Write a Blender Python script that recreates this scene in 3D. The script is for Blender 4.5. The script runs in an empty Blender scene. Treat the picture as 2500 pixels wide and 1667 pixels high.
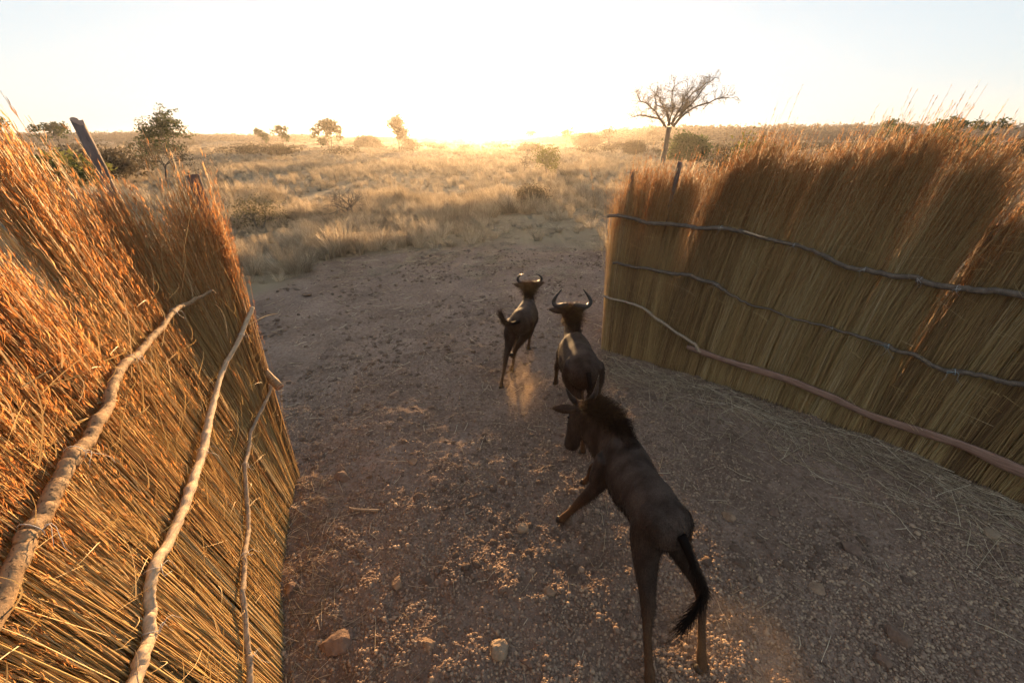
import bpy, bmesh, math, random
import numpy as np
from mathutils import Vector, Matrix

scene = bpy.context.scene
COL = scene.collection
R = math.radians

# ------------------------------------------------------------------ camera
cam_d = bpy.data.cameras.new('camera'); cam = bpy.data.objects.new('camera', cam_d); COL.objects.link(cam)
cam_d.sensor_width = 36.0; cam_d.lens = 14.5; cam_d.clip_start = 0.05; cam_d.clip_end = 6000
cam.location = (0, 0, 3.0); cam.rotation_euler = (R(90 - 26.085), 0, 0)
scene.camera = cam

# ------------------------------------------------------------------ sky and sun
SUN_AZ, SUN_EL = R(-4.1), R(2.6)
w = bpy.data.worlds.new('World'); scene.world = w; w.use_nodes = True
wn = w.node_tree.nodes; wl = w.node_tree.links
bg = wn['Background']
sky = wn.new('ShaderNodeTexSky'); sky.sky_type = 'NISHITA'; sky.sun_disc = False
sky.sun_elevation = SUN_EL; sky.sun_rotation = SUN_AZ
sky.altitude = 1000; sky.air_density = 1.0; sky.dust_density = 0.15; sky.ozone_density = 2.7
hs = wn.new('ShaderNodeHueSaturation'); hs.inputs['Saturation'].default_value = 0.64
wl.new(sky.outputs[0], hs.inputs['Color'])
# soft shoulder over the whole sky, so that the bright half near the sun keeps the photograph's even white
v1 = wn.new('ShaderNodeVectorMath'); v1.operation = 'MULTIPLY_ADD'; v1.inputs[1].default_value = (1.2,) * 3; v1.inputs[2].default_value = (1.0,) * 3
v2 = wn.new('ShaderNodeVectorMath'); v2.operation = 'DIVIDE'
wl.new(hs.outputs[0], v1.inputs[0]); wl.new(hs.outputs[0], v2.inputs[0]); wl.new(v1.outputs[0], v2.inputs[1]); wl.new(v2.outputs[0], bg.inputs['Color'])
bg.inputs['Strength'].default_value = 0.15
sun_d = bpy.data.lights.new('sun', 'SUN'); sun = bpy.data.objects.new('sun', sun_d); COL.objects.link(sun)
sun_d.energy = 2.1; sun_d.angle = R(0.55); sun_d.color = (1.0, 0.60, 0.27)
SUN_V = Vector((math.sin(SUN_AZ) * math.cos(SUN_EL), math.cos(SUN_AZ) * math.cos(SUN_EL), math.sin(SUN_EL)))
sun.rotation_euler = SUN_V.to_track_quat('Z', 'Y').to_euler()
sun.location = (0, 0, 30)
vs = scene.view_settings
vs.view_transform = 'Standard'; vs.look = 'None'; vs.gamma = 1.0; vs.use_curve_mapping = False
vs.exposure = 3.36
cy = scene.cycles
cy.max_bounces = 4; cy.diffuse_bounces = 2; cy.glossy_bounces = 1; cy.transmission_bounces = 4
cy.transparent_max_bounces = 8; cy.volume_bounces = 0; cy.caustics_reflective = False; cy.caustics_refractive = False
cy.use_denoising = True; cy.use_adaptive_sampling = True; cy.adaptive_threshold = .03

# ------------------------------------------------------------------ helpers
def tag(o, label=None, cat=None, group=None, kind=None):
    for k, v in (('label', label), ('category', cat), ('group', group), ('kind', kind)):
        if v: o[k] = v
    return o

def empty(name, loc=(0, 0, 0)):
    o = bpy.data.objects.new(name, None); COL.objects.link(o); o.location = loc; o.empty_display_size = 0.2
    return o

def link(name, me, mat=None, parent=None, loc=None):
    o = bpy.data.objects.new(name, me); COL.objects.link(o)
    if mat and not me.materials: me.materials.append(mat)
    if parent:
        o.parent = parent
        if loc is None: o.location = -parent.location        # the mesh is in world coordinates
        else: o.location = loc
    elif loc is not None: o.location = loc
    return o

def mesh_np(name, V, F, attrs=None, smooth=True):
    """V (n,3); F: (m,3) or (m,4) int array, or a list of such arrays; attrs: {name: (n,) floats}"""
    V = np.asarray(V, dtype=np.float32).reshape(-1, 3)
    Fs = F if isinstance(F, (list, tuple)) else [F]
    Fs = [np.asarray(f, dtype=np.int32) for f in Fs if len(f)]
    me = bpy.data.meshes.new(name)
    me.vertices.add(len(V)); me.vertices.foreach_set('co', V.ravel())
    nl = sum(f.size for f in Fs); nf = sum(len(f) for f in Fs)
    me.loops.add(nl); me.polygons.add(nf)
    me.loops.foreach_set('vertex_index', np.concatenate([f.ravel() for f in Fs]) if Fs else np.zeros(0, np.int32))
    tot = np.concatenate([np.full(len(f), f.shape[1], np.int32) for f in Fs]) if Fs else np.zeros(0, np.int32)
    st = np.concatenate([[0], np.cumsum(tot)[:-1]]).astype(np.int32) if len(tot) else tot
    me.polygons.foreach_set('loop_start', st)
    try: me.polygons.foreach_set('loop_total', tot)
    except Exception: pass
    if smooth and nf: me.polygons.foreach_set('use_smooth', np.ones(nf, bool))
    me.update(calc_edges=True)
    for k, a in (attrs or {}).items():
        at = me.attributes.new(k, 'FLOAT', 'POINT'); at.data.foreach_set('value', np.asarray(a, np.float32))
    return me

class MB:
    """collects vertex / face blocks for one mesh"""
    def __init__(s): s.V = []; s.F3 = []; s.F4 = []; s.n = 0; s.A = []
    def add(s, V, F, a=0.0):
        V = np.asarray(V, float).reshape(-1, 3); F = np.asarray(F, int)
        if len(F): (s.F3 if F.shape[1] == 3 else s.F4).append(F + s.n)
        s.V.append(V); s.A.append(np.full(len(V), a) if np.isscalar(a) else np.asarray(a)); s.n += len(V)
    def tube(s, P, rad, sides=8, caps=True, a=0.0, wob=0.0, rng=None, flat=None):
        P = np.asarray(P, float); n = len(P); rad = np.broadcast_to(np.asarray(rad, float), (n,))
        T = np.gradient(P, axis=0); T /= np.sqrt((T * T).sum(1))[:, None] + 1e-9
        X = np.empty_like(T); Y = np.empty_like(T)
        x = np.array([T[0][1], -T[0][0], 0.0]) if abs(T[0][2]) < .9 else np.array([0.0, T[0][2], -T[0][1]])
        x = x / (math.sqrt(x @ x) + 1e-9)
        for i in range(n):
            t = T[i]; x = x - t * (x @ t); x = x / (math.sqrt(x @ x) + 1e-9); X[i] = x
        Y[:, 0] = T[:, 1] * X[:, 2] - T[:, 2] * X[:, 1]; Y[:, 1] = T[:, 2] * X[:, 0] - T[:, 0] * X[:, 2]; Y[:, 2] = T[:, 0] * X[:, 1] - T[:, 1] * X[:, 0]
        ang = np.arange(sides) * 2 * math.pi / sides
        r = np.repeat(rad[:, None], sides, 1)
        if wob: r = r * (1 + wob * (rng.random((n, sides)) - .5) * 2)
        fy = 1.0 if flat is None else flat
        V = (P[:, None, :] + (np.cos(ang) * r)[..., None] * X[:, None, :] + (np.sin(ang) * r * fy)[..., None] * Y[:, None, :]).reshape(-1, 3)
        ii = np.arange(n - 1)[:, None] * sides; kk = np.arange(sides)[None, :]; k1 = (kk + 1) % sides
        F = np.stack([ii + kk, ii + k1, ii + sides + k1, ii + sides + kk], -1).reshape(-1, 4)
        b = s.n; s.add(V, F, a)
        if caps:
            for i, fl in ((0, True), (n - 1, False)):
                c = [i * sides + k for k in range(sides)]
                tri = [(c[0], c[k + 1], c[k]) if fl else (c[0], c[k], c[k + 1]) for k in range(1, sides - 1)]
                s.F3.append(np.asarray(tri, int) + b)
    def mesh(s, name, smooth=True):
        Fs = []
        if s.F3: Fs.append(np.concatenate(s.F3))
        if s.F4: Fs.append(np.concatenate(s.F4))
        return mesh_np(name, np.concatenate(s.V), Fs, {'rnd': np.concatenate(s.A)}, smooth)

def _h(ix, iy, seed):
    h = (ix.astype(np.int64) * 374761393 + iy.astype(np.int64) * 668265263 + seed * 1442695041) & 0xffffffff
    h = ((h ^ (h >> 13)) * 1274126177) & 0xffffffff
    return ((h ^ (h >> 16)) & 0xffffff) / float(0xffffff)

def vnoise(x, y, seed=0):
    x = np.asarray(x, float); y = np.asarray(y, float)
    ix = np.floor(x); iy = np.floor(y); fx = x - ix; fy = y - iy
    fx = fx * fx * (3 - 2 * fx); fy = fy * fy * (3 - 2 * fy)
    ix = ix.astype(np.int64); iy = iy.astype(np.int64)
    a = _h(ix, iy, seed); b = _h(ix + 1, iy, seed); c = _h(ix, iy + 1, seed); d = _h(ix + 1, iy + 1, seed)
    return (a * (1 - fx) + b * fx) * (1 - fy) + (c * (1 - fx) + d * fx) * fy

def fbm(x, y, seed=0, octv=4):
    v = 0; a = .5; t = 0
    for k in range(octv): v = v + a * vnoise(x * 2 ** k, y * 2 ** k, seed + k * 17); t += a; a *= .5
    return v / t

def catmull(P, n):
    P = np.asarray(P, float); m = len(P); t = np.linspace(0, m - 1 - 1e-9, n); i = np.floor(t).astype(int); f = (t - i)[:, None]
    q = lambda k: P[np.clip(i + k, 0, m - 1)]
    a, b, c, d = q(-1), q(0), q(1), q(2)
    return .5 * (2 * b + (c - a) * f + (2 * a - 5 * b + 4 * c - d) * f ** 2 + (-a + 3 * b - 3 * c + d) * f ** 3)

# ------------------------------------------------------------------ materials
def mat_new(name):
    m = bpy.data.materials.new(name); m.use_nodes = True
    nt = m.node_tree; nt.nodes.clear(); out = nt.nodes.new('ShaderNodeOutputMaterial')
    return m, nt, nt.nodes, nt.links, out

def ramp(nt, stops):
    r = nt.nodes.new('ShaderNodeValToRGB'); e = r.color_ramp.elements
    while len(e) < len(stops): e.new(0.5)
    for k, (p, c) in enumerate(stops): e[k].position = p; e[k].color = (*c, 1)
    return r

def leaf_mat(name, stops, trans=0.4, rough=0.7, attr='rnd', spec=.25, var=.25):
    """thin vegetation: diffuse plus translucent, coloured per stalk by an attribute"""
    m, nt, N, L, out = mat_new(name)
    at = N.new('ShaderNodeAttribute'); at.attribute_name = attr
    cr = ramp(nt, stops); L.new(at.outputs['Fac'], cr.inputs[0]); col = cr.outputs[0]
    ob = N.new('ShaderNodeObjectInfo'); hv = N.new('ShaderNodeHueSaturation')
    mr = N.new('ShaderNodeMapRange'); mr.inputs[3].default_value = 1 - var; mr.inputs[4].default_value = 1 + var
    L.new(ob.outputs['Random'], mr.inputs[0]); L.new(mr.outputs[0], hv.inputs['Value']); L.new(col, hv.inputs['Color']); col = hv.outputs[0]
    d = N.new('ShaderNodeBsdfPrincipled'); d.inputs['Roughness'].default_value = rough
    d.inputs['Specular IOR Level'].default_value = spec
    t = N.new('ShaderNodeBsdfTranslucent'); mx = N.new('ShaderNodeMixShader'); mx.inputs[0].default_value = trans
    L.new(col, d.inputs['Base Color']); L.new(col, t.inputs['Color'])
    L.new(d.outputs[0], mx.inputs[1]); L.new(t.outputs[0], mx.inputs[2]); L.new(mx.outputs[0], out.inputs[0])
    return m

def wood_mat(name, c0, c1, scale=8.0, stretch=(1, 1, 1), bump=.4, rough=.85, cracks=0.0, crackcol=(.03, .02, .015)):
    m, nt, N, L, out = mat_new(name)
    tc = N.new('ShaderNodeTexCoord'); mp = N.new('ShaderNodeMapping'); mp.inputs['Scale'].default_value = stretch
    nz = N.new('ShaderNodeTexNoise'); nz.inputs['Scale'].default_value = scale; nz.inputs['Detail'].default_value = 8; nz.inputs['Roughness'].default_value = .65
    L.new(tc.outputs['Object'], mp.inputs[0]); L.new(mp.outputs[0], nz.inputs['Vector'])
    cr = ramp(nt, ((.3, c0), (.68, c1))); L.new(nz.outputs[0], cr.inputs[0]); col = cr.outputs[0]
    if cracks:
        vo = N.new('ShaderNodeTexNoise'); vo.inputs['Scale'].default_value = scale * 3; vo.inputs['Detail'].default_value = 4
        vo.inputs['Distortion'].default_value = 2.0
        L.new(mp.outputs[0], vo.inputs['Vector'])
        c2 = ramp(nt, ((.36, (1, 1, 1)), (.44, (0, 0, 0)))); L.new(vo.outputs[0], c2.inputs[0])
        mc = N.new('ShaderNodeMixRGB'); mm = N.new('ShaderNodeMath'); mm.operation = 'MULTIPLY'; mm.inputs[1].default_value = cracks
        L.new(c2.outputs[0], mm.inputs[0]); L.new(mm.outputs[0], mc.inputs[0]); L.new(col, mc.inputs[1]); mc.inputs[2].default_value = (*crackcol, 1); col = mc.outputs[0]
    b = N.new('ShaderNodeBump'); b.inputs['Strength'].default_value = bump; b.inputs['Distance'].default_value = .01
    L.new(nz.outputs[0], b.inputs['Height'])
    p = N.new('ShaderNodeBsdfPrincipled'); p.inputs['Roughness'].default_value = rough; p.inputs['Specular IOR Level'].default_value = .3
    L.new(col, p.inputs['Base Color']); L.new(b.outputs[0], p.inputs['Normal']); L.new(p.outputs[0], out.inputs[0])
    return m

M = {}
M['reed'] = leaf_mat('reed_straw', ((0, (.24, .14, .068)), (.25, (.41, .255, .11)), (.55, (.56, .375, .165)), (.8, (.50, .36, .15)), (1, (.70, .54, .31))), trans=.18, rough=.5)
M['head'] = leaf_mat('reed_seed_head', ((0, (.30, .12, .045)), (.5, (.50, .235, .085)), (1, (.66, .40, .18))), trans=.52, rough=.6)
M['grass'] = leaf_mat('dry_grass', ((0, (.27, .205, .13)), (.5, (.43, .34, .225)), (1, (.58, .49, .36))), trans=.38, var=.5)
M['straw'] = leaf_mat('loose_straw', ((0, (.20, .14, .085)), (.7, (.42, .31, .19)), (1, (.64, .52, .36))), trans=.1)
M['leaf'] = leaf_mat('green_leaves', ((0, (.035, .05, .016)), (.5, (.06, .085, .025)), (1, (.11, .13, .04))), trans=.35)
M['leaf_yellow'] = leaf_mat('yellow_green_leaves', ((0, (.08, .08, .02)), (.5, (.14, .14, .035)), (1, (.2, .19, .06))), trans=.4)
M['leaf_olive'] = leaf_mat('olive_leaves', ((0, (.07, .06, .028)), (.5, (.12, .105, .045)), (1, (.18, .15, .07))), trans=.35)
M['leaf_brown'] = leaf_mat('dry_brown_leaves', ((0, (.06, .045, .025)), (.5, (.10, .075, .04)), (1, (.16, .12, .065))), trans=.3)
M['twig'] = wood_mat('grey_twigs', (.09, .075, .06), (.17, .145, .12), 6)
M['bark'] = wood_mat('tree_bark', (.05, .042, .035), (.115, .10, .085), 3, (1, 1, .3), .5)
M['rail_tan'] = wood_mat('tan_bark', (.20, .12, .06), (.38, .25, .135), 18, (1, 1, 1), .7, .8, cracks=.85)
M['rail_split'] = wood_mat('split_pale_wood', (.40, .28, .17), (.60, .46, .31), 26, (2.2, .5, 2.2), .6, .75, cracks=.45, crackcol=(.14, .09, .05))
M['rail_grey'] = wood_mat('grey_bark', (.075, .054, .04), (.185, .14, .105), 26, (1, 1, 1), .9, .9, cracks=.7)
M['rail_thin'] = wood_mat('thin_branch_bark', (.24, .17, .11), (.42, .32, .22), 20, (1.4, .6, 1.4), .5, .8, cracks=.5)
M['plank'] = wood_mat('pink_split_wood', (.17, .09, .06), (.34, .21, .15), 22, (.35, .35, 4), .4, .7, cracks=.25, crackcol=(.16, .05, .035))
M['post'] = wood_mat('weathered_post', (.10, .075, .065), (.24, .19, .17), 16, (1, 1, .25), .6, .9, cracks=.3)
M['cut'] = wood_mat('cut_wood_end', (.30, .17, .11), (.46, .30, .20), 24, (1, 1, 1), .3, .8)
M['tie'] = wood_mat('bark_string', (.42, .40, .37), (.62, .60, .57), 40, (1, 1, 1), .1, .7)
M['tie_blue'] = wood_mat('pale_blue_twine', (.30, .40, .42), (.46, .58, .60), 40, (1, 1, 1), .1, .7)
M['stone'] = wood_mat('ochre_stone', (.20, .125, .075), (.36, .24, .15), 12, (1, 1, 1), .8, .9, cracks=.3, crackcol=(.10, .06, .04))
M['stone_pale'] = wood_mat('pale_stone', (.24, .165, .10), (.36, .26, .17), 14, (1, 1, 1), .8, .9, cracks=.3, crackcol=(.16, .1, .06))
M['clod'] = wood_mat('earth_clod', (.13, .08, .055), (.24, .155, .105), 18, (1, 1, 1), 1, .95)
M['horn'] = wood_mat('dark_horn', (.018, .014, .012), (.05, .04, .034), 22, (1, 1, 1), .25, .38)
M['hoof'] = wood_mat('hoof', (.02, .015, .012), (.05, .04, .032), 22, (1, 1, 1), .3, .55)

def ground_mat():
    m, nt, N, L, out = mat_new('dusty_earth')
    tc = N.new('ShaderNodeTexCoord')
    def nz(sc, det=6, ro=.6):
        n = N.new('ShaderNodeTexNoise'); n.inputs['Scale'].default_value = sc; n.inputs['Detail'].default_value = det; n.inputs['Roughness'].default_value = ro
        L.new(tc.outputs['Object'], n.inputs['Vector']); return n
    a = nz(1.1); b = nz(22, 8, .7); c = nz(140, 4, .7)
    r1 = ramp(nt, ((.3, (.185, .122, .085)), (.5, (.285, .203, .15)), (.72, (.39, .30, .23)))); L.new(b.outputs[0], r1.inputs[0])
    r2 = ramp(nt, ((.32, (.70, .64, .60)), (.66, (1.15, 1.10, 1.06)))); L.new(a.outputs[0], r2.inputs[0])
    mu = N.new('ShaderNodeMixRGB'); mu.blend_type = 'MULTIPLY'; mu.inputs[0].default_value = 1; L.new(r1.outputs[0], mu.inputs[1]); L.new(r2.outputs[0], mu.inputs[2])
    at = N.new('ShaderNodeAttribute'); at.attribute_name = 'veg'
    rg = ramp(nt, ((.3, (.22, .165, .10)), (.7, (.36, .28, .17)))); gn = nz(.35, 9, .7); L.new(gn.outputs[0], rg.inputs[0])
    mg = N.new('ShaderNodeMixRGB'); L.new(at.outputs['Fac'], mg.inputs[0]); L.new(mu.outputs[0], mg.inputs[1]); L.new(rg.outputs[0], mg.inputs[2])
    b1 = N.new('ShaderNodeBump'); b1.inputs['Strength'].default_value = .9; b1.inputs['Distance'].default_value = .02; L.new(b.outputs[0], b1.inputs['Height'])
    b2 = N.new('ShaderNodeBump'); b2.inputs['Strength'].default_value = .8; b2.inputs['Distance'].default_value = .006; L.new(c.outputs[0], b2.inputs['Height']); L.new(b1.outputs[0], b2.inputs['Normal'])
    vo = N.new('ShaderNodeTexVoronoi'); vo.inputs['Scale'].default_value = 46; L.new(tc.outputs['Object'], vo.inputs['Vector'])
    b3 = N.new('ShaderNodeBump'); b3.inputs['Strength'].default_value = .7; b3.inputs['Distance'].default_value = .012; b3.invert = True; L.new(vo.outputs['Distance'], b3.inputs['Height']); L.new(b2.outputs[0], b3.inputs['Normal']); b2 = b3
    p = N.new('ShaderNodeBsdfPrincipled'); p.inputs['Roughness'].default_value = .95; p.inputs['Specular IOR Level'].default_value = .1
    L.new(mg.outputs[0], p.inputs['Base Color']); L.new(b2.outputs[0], p.inputs['Normal']); L.new(p.outputs[0], out.inputs[0])
    return m
M['ground'] = ground_mat()

def pebble_mat():
    m, nt, N, L, out = mat_new('pebbles')
    ob = N.new('ShaderNodeObjectInfo'); cr = ramp(nt, ((0, (.16, .10, .066)), (.35, (.25, .165, .112)), (.7, (.33, .23, .155)), (1, (.46, .32, .20))))
    L.new(ob.outputs['Random'], cr.inputs[0])
    p = N.new('ShaderNodeBsdfPrincipled'); p.inputs['Roughness'].default_value = .8; p.inputs['Specular IOR Level'].default_value = .25
    L.new(cr.outputs[0], p.inputs['Base Color']); L.new(p.outputs[0], out.inputs[0]); return m
M['pebble'] = pebble_mat()

def coat_mat(name, dark, mid, tan, tail=False):
    m, nt, N, L, out = mat_new(name)
    tc = N.new('ShaderNodeTexCoord'); mp = N.new('ShaderNodeMapping'); mp.inputs['Scale'].default_value = (1, 1, .35)
    L.new(tc.outputs['Object'], mp.inputs[0])
    n1 = N.new('ShaderNodeTexNoise'); n1.inputs['Scale'].default_value = 9; n1.inputs['Detail'].default_value = 6; L.new(mp.outputs[0], n1.inputs['Vector'])
    n2 = N.new('ShaderNodeTexNoise'); n2.inputs['Scale'].default_value = 170; n2.inputs['Detail'].default_value = 4; L.new(mp.outputs[0], n2.inputs['Vector'])
    cr = ramp(nt, ((.36, dark), (.64, mid))); L.new(n1.outputs[0], cr.inputs[0])
    at = N.new('ShaderNodeAttribute'); at.attribute_name = 'tan'
    mx = N.new('ShaderNodeMixRGB'); L.new(at.outputs['Fac'], mx.inputs[0]); L.new(cr.outputs[0], mx.inputs[1]); mx.inputs[2].default_value = (*tan, 1)
    r2 = ramp(nt, ((.3, (.65, .65, .65)), (.7, (1.25, 1.25, 1.25)))); L.new(n2.outputs[0], r2.inputs[0])
    mu = N.new('ShaderNodeMixRGB'); mu.blend_type = 'MULTIPLY'; mu.inputs[0].default_value = 1; L.new(mx.outputs[0], mu.inputs[1]); L.new(r2.outputs[0], mu.inputs[2])
    b = N.new('ShaderNodeBump'); b.inputs['Strength'].default_value = .35; b.inputs['Distance'].default_value = .004; L.new(n2.outputs[0], b.inputs['Height'])
    p = N.new('ShaderNodeBsdfPrincipled'); p.inputs['Roughness'].default_value = .7; p.inputs['Specular IOR Level'].default_value = .05
    p.inputs['Sheen Weight'].default_value = .02; p.inputs['Sheen Roughness'].default_value = .4
    L.new(mu.outputs[0], p.inputs['Base Color']); L.new(b.outputs[0], p.inputs['Normal']); L.new(p.outputs[0], out.inputs[0])
    return m
M['coat'] = coat_mat('wildebeest_coat', (.019, .014, .0115), (.062, .046, .037), (.11, .058, .03))
M['mane'] = leaf_mat('wildebeest_mane', ((0, (.012, .009, .008)), (.55, (.04, .024, .015)), (1, (.16, .085, .035))), trans=.35, rough=.55, spec=.1)
M['fur'] = leaf_mat('wildebeest_fur', ((0, (.016, .011, .009)), (.6, (.036, .025, .019)), (1, (.17, .09, .04))), trans=.4, rough=.6, spec=.08)
M['eye'] = wood_mat('eye', (.004, .003, .003), (.008, .006, .006), 3, (1, 1, 1), 0, .1)

# ------------------------------------------------------------------ fence lines (plan)
LPATH = [(-2.11, 3.11), (-1.95, 2.57), (-1.79, 2.13), (-1.62, 1.76), (-1.41, 1.33), (-1.12, .7), (-.85, 0), (-.7, -.6)]
RPATH = [(1.42, 5.88), (2.08, 5.40), (2.62, 4.96), (3.08, 4.60), (3.72, 4.0), (4.22, 3.42), (4.73, 2.72), (5.2, 1.9)]

class Path:
    def __init__(s, P, out):
        s.p = catmull(P, 500); d = np.diff(s.p, axis=0); l = np.linalg.norm(d, axis=1)
        s.s = np.concatenate([[0], np.cumsum(l)]); t = np.vstack([d, d[-1:]]); t /= np.linalg.norm(t, axis=1)[:, None]
        s.n = np.stack([-t[:, 1], t[:, 0]], 1) * out; s.L = s.s[-1]; s.t0 = t[0]; s.t1 = t[-1]
    def at(s, q):
        q = np.asarray(q, float)
        x = np.interp(q, s.s, s.p[:, 0]); y = np.interp(q, s.s, s.p[:, 1])
        lo = np.minimum(q, 0); hi = np.maximum(q - s.L, 0)
        x = x + lo * s.t0[0] + hi * s.t1[0]; y = y + lo * s.t0[1] + hi * s.t1[1]
        return np.stack([x, y], -1), np.stack([np.interp(q, s.s, s.n[:, 0]), np.interp(q, s.s, s.n[:, 1])], -1)
LEFT = Path(LPATH, -1.0); RIGHT = Path(RPATH, 1.0)

def left_lean(s): return .1 * np.clip((np.asarray(s) + .05) / .6, 0, 1)
def right_lean(s): return .02 + .08 * np.clip(np.asarray(s) / .8, 0, 1)

# ------------------------------------------------------------------ ground
def clearing(x, y):
    """1 inside the trampled clearing, 0 in the grass"""
    x = np.asarray(x, float); y = np.asarray(y, float)
    wob = (fbm(x * .7, y * .7, 5, 3) - .5) * 1.6
    xl = np.interp(y, [-5, 3, 3.5, 6, 8, 9, 11, 12, 13.2], [-2.4, -2.6, -4.4, -5.6, -5.9, -5.6, -5.4, -3.7, -1.5])
    xr = np.interp(y, [-5, 2, 4, 6.2, 7, 12, 13.2], [6.5, 5.6, 4.4, 2.4, 2.6, 3.0, 1.2])
    d = np.minimum(np.minimum(x - xl, xr - x), 13.2 - y) + wob * .8
    return np.clip(d / .5 + .5, 0, 1)

def ground_z(x, y):
    x = np.asarray(x, float); y = np.asarray(y, float)
    c = clearing(x, y)
    near = np.clip(1 - (y - 10) / 40, 0, 1)
    z = (fbm(x * 1.5, y * 1.5, 11, 3) - .5) * .10 + (fbm(x * 4.6, y * 4.6, 12, 3) - .5) * .065 + (fbm(x * 14, y * 14, 13, 2) - .5) * .040 * near
    z = z * np.clip(1 - (np.hypot(x, y) - 30) / 60, 0.0, 1)
    far = np.clip((np.hypot(x, y) - 25) / 60, 0, 1)
    z = z + (fbm(x * .04, y * .04, 14, 3) - .5) * .8 * far * np.clip(1 - (np.hypot(x, y) - 120) / 150, 0, 1)
    return z - .01

def axis(lo, hi, step, ext, gr=1.16):
    a = list(np.arange(lo, hi + 1e-6, step)); st = step
    while a[-1] < ext: st *= gr; a.append(a[-1] + st)
    st = step
    while a[0] > -ext: st *= gr; a.insert(0, a[0] - st)
    return np.array(a)
gx = axis(-3.2, 5.2, .030, 2500); gyy = axis(.6, 7.5, .026, 2500, 1.13)
gyy = gyy[gyy > -60]
GX, GY = np.meshgrid(gx, gyy); nx, ny = len(gx), len(gyy)
GZ = ground_z(GX, GY)
idx = np.arange(nx * ny).reshape(ny, nx)
gf = np.stack([idx[:-1, :-1], idx[:-1, 1:], idx[1:, 1:], idx[1:, :-1]], -1).reshape(-1, 4)
me = mesh_np('ground', np.stack([GX, GY, GZ], -1).reshape(-1, 3), gf, {'veg': (1 - clearing(GX, GY)).ravel()})
tag(link('ground', me, M['ground']), 'trampled stony earth clearing running out into dry grassland', kind='structure')

def on_ground(x, y): return float(ground_z(np.array([x]), np.array([y]))[0])

# ------------------------------------------------------------------ scatter (uncountable stuff only)
def scatter_tree():
    ng = bpy.data.node_groups.new('scatter', 'GeometryNodeTree')
    ng.interface.new_socket('Geometry', in_out='INPUT', socket_type='NodeSocketGeometry')
    ng.interface.new_socket('Collection', in_out='INPUT', socket_type='NodeSocketCollection')
    ng.interface.new_socket('Geometry', in_out='OUTPUT', socket_type='NodeSocketGeometry')
    N, L = ng.nodes, ng.links
    gi = N.new('NodeGroupInput'); go = N.new('NodeGroupOutput'); iop = N.new('GeometryNodeInstanceOnPoints'); ci = N.new('GeometryNodeCollectionInfo')
    ci.inputs['Separate Children'].default_value = True; ci.inputs['Reset Children'].default_value = True
    def na(n, t):
        a = N.new('GeometryNodeInputNamedAttribute'); a.data_type = t; a.inputs['Name'].default_value = n; return a.outputs['Attribute']
    L.new(gi.outputs['Geometry'], iop.inputs['Points']); L.new(gi.outputs['Collection'], ci.inputs['Collection'])
    L.new(ci.outputs['Instances'], iop.inputs['Instance']); iop.inputs['Pick Instance'].default_value = True
    L.new(na('pick', 'INT'), iop.inputs['Instance Index']); L.new(na('rot', 'FLOAT_VECTOR'), iop.inputs['Rotation']); L.new(na('scl', 'FLOAT_VECTOR'), iop.inputs['Scale'])
    L.new(iop.outputs[0], go.inputs[0]); return ng
SCATTER = scatter_tree()

def protos(name, meshes, mat):
    c = bpy.data.collections.new(name)
    for k, me in enumerate(meshes):
        if not me.materials: me.materials.append(mat)
        c.objects.link(bpy.data.objects.new('%s_%02d' % (name, k), me))
    return c

def scatter(name, P, rot, scl, pick, coll, label):
    me = bpy.data.meshes.new(name); P = np.asarray(P, np.float32); n = len(P)
    me.vertices.add(n); me.vertices.foreach_set('co', P.ravel())
    a = me.attributes.new('rot', 'FLOAT_VECTOR', 'POINT'); a.data.foreach_set('vector', np.asarray(rot, np.float32).ravel())
    a = me.attributes.new('scl', 'FLOAT_VECTOR', 'POINT'); a.data.foreach_set('vector', np.asarray(scl, np.float32).ravel())
    a = me.attributes.new('pick', 'INT', 'POINT'); a.data.foreach_set('value', np.asarray(pick, np.int32))
    o = bpy.data.objects.new(name, me); COL.objects.link(o)
    md = o.modifiers.new('scatter', 'NODES'); md.node_group = SCATTER
    sid = [i.identifier for i in SCATTER.interface.items_tree if i.name == 'Collection'][0]
    md[sid] = coll
    tag(o, label, kind='stuff'); return o

rng = np.random.default_rng(7)

# pebbles
def pebble(seed, sub=1, rough=.25, flat=.7):
    bm = bmesh.new(); bmesh.ops.create_icosphere(bm, subdivisions=sub, radius=1)
    r = np.random.default_rng(seed); ax = 1 + (r.random(3) - .5) * .5
    for v in bm.verts:
        k = 1 + rough * (r.random() - .5); v.co = Vector((v.co.x * ax[0] * k, v.co.y * ax[1] * k, v.co.z * ax[2] * k * flat))
    me = bpy.data.meshes.new('pebble'); bm.to_mesh(me); bm.free()
    me.polygons.foreach_set('use_smooth', np.ones(len(me.polygons), bool)); return me
PEB = protos('pebble_shapes', [pebble(k, 1, .22, .75) for k in range(6)] + [pebble(20 + k, 1, .5, .8) for k in range(3)], M['pebble'])
def put_pebbles():
    n = 260000
    y = .75 + 8.5 * rng.random(n) ** 1.9; x = -3 + 8.2 * rng.random(n)
    keep = clearing(x, y) > .5
    dens = np.clip((fbm(x * 1.6, y * 1.6, 31, 4) - .24) * 3.4, .10, 1) * np.clip(1.2 - (y - 2.2) / 3.6, .10, 1)
    keep &= rng.random(n) < dens
    x, y = x[keep], y[keep]; n = len(x)
    sz = .0045 + .0095 * rng.random(n) ** 1.8
    big = rng.random(n) < .02; sz[big] *= 1.8
    z = ground_z(x, y) + sz * .22
    rot = rng.random((n, 3)) * np.array([.5, .5, 6.28]); scl = sz[:, None] * (1 + .3 * (rng.random((n, 3)) - .5))
    scatter('pebbles', np.stack([x, y, z], 1), rot, scl, rng.integers(0, 9, n), PEB, 'small rounded pebbles strewn over the earth')
put_pebbles()
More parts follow.
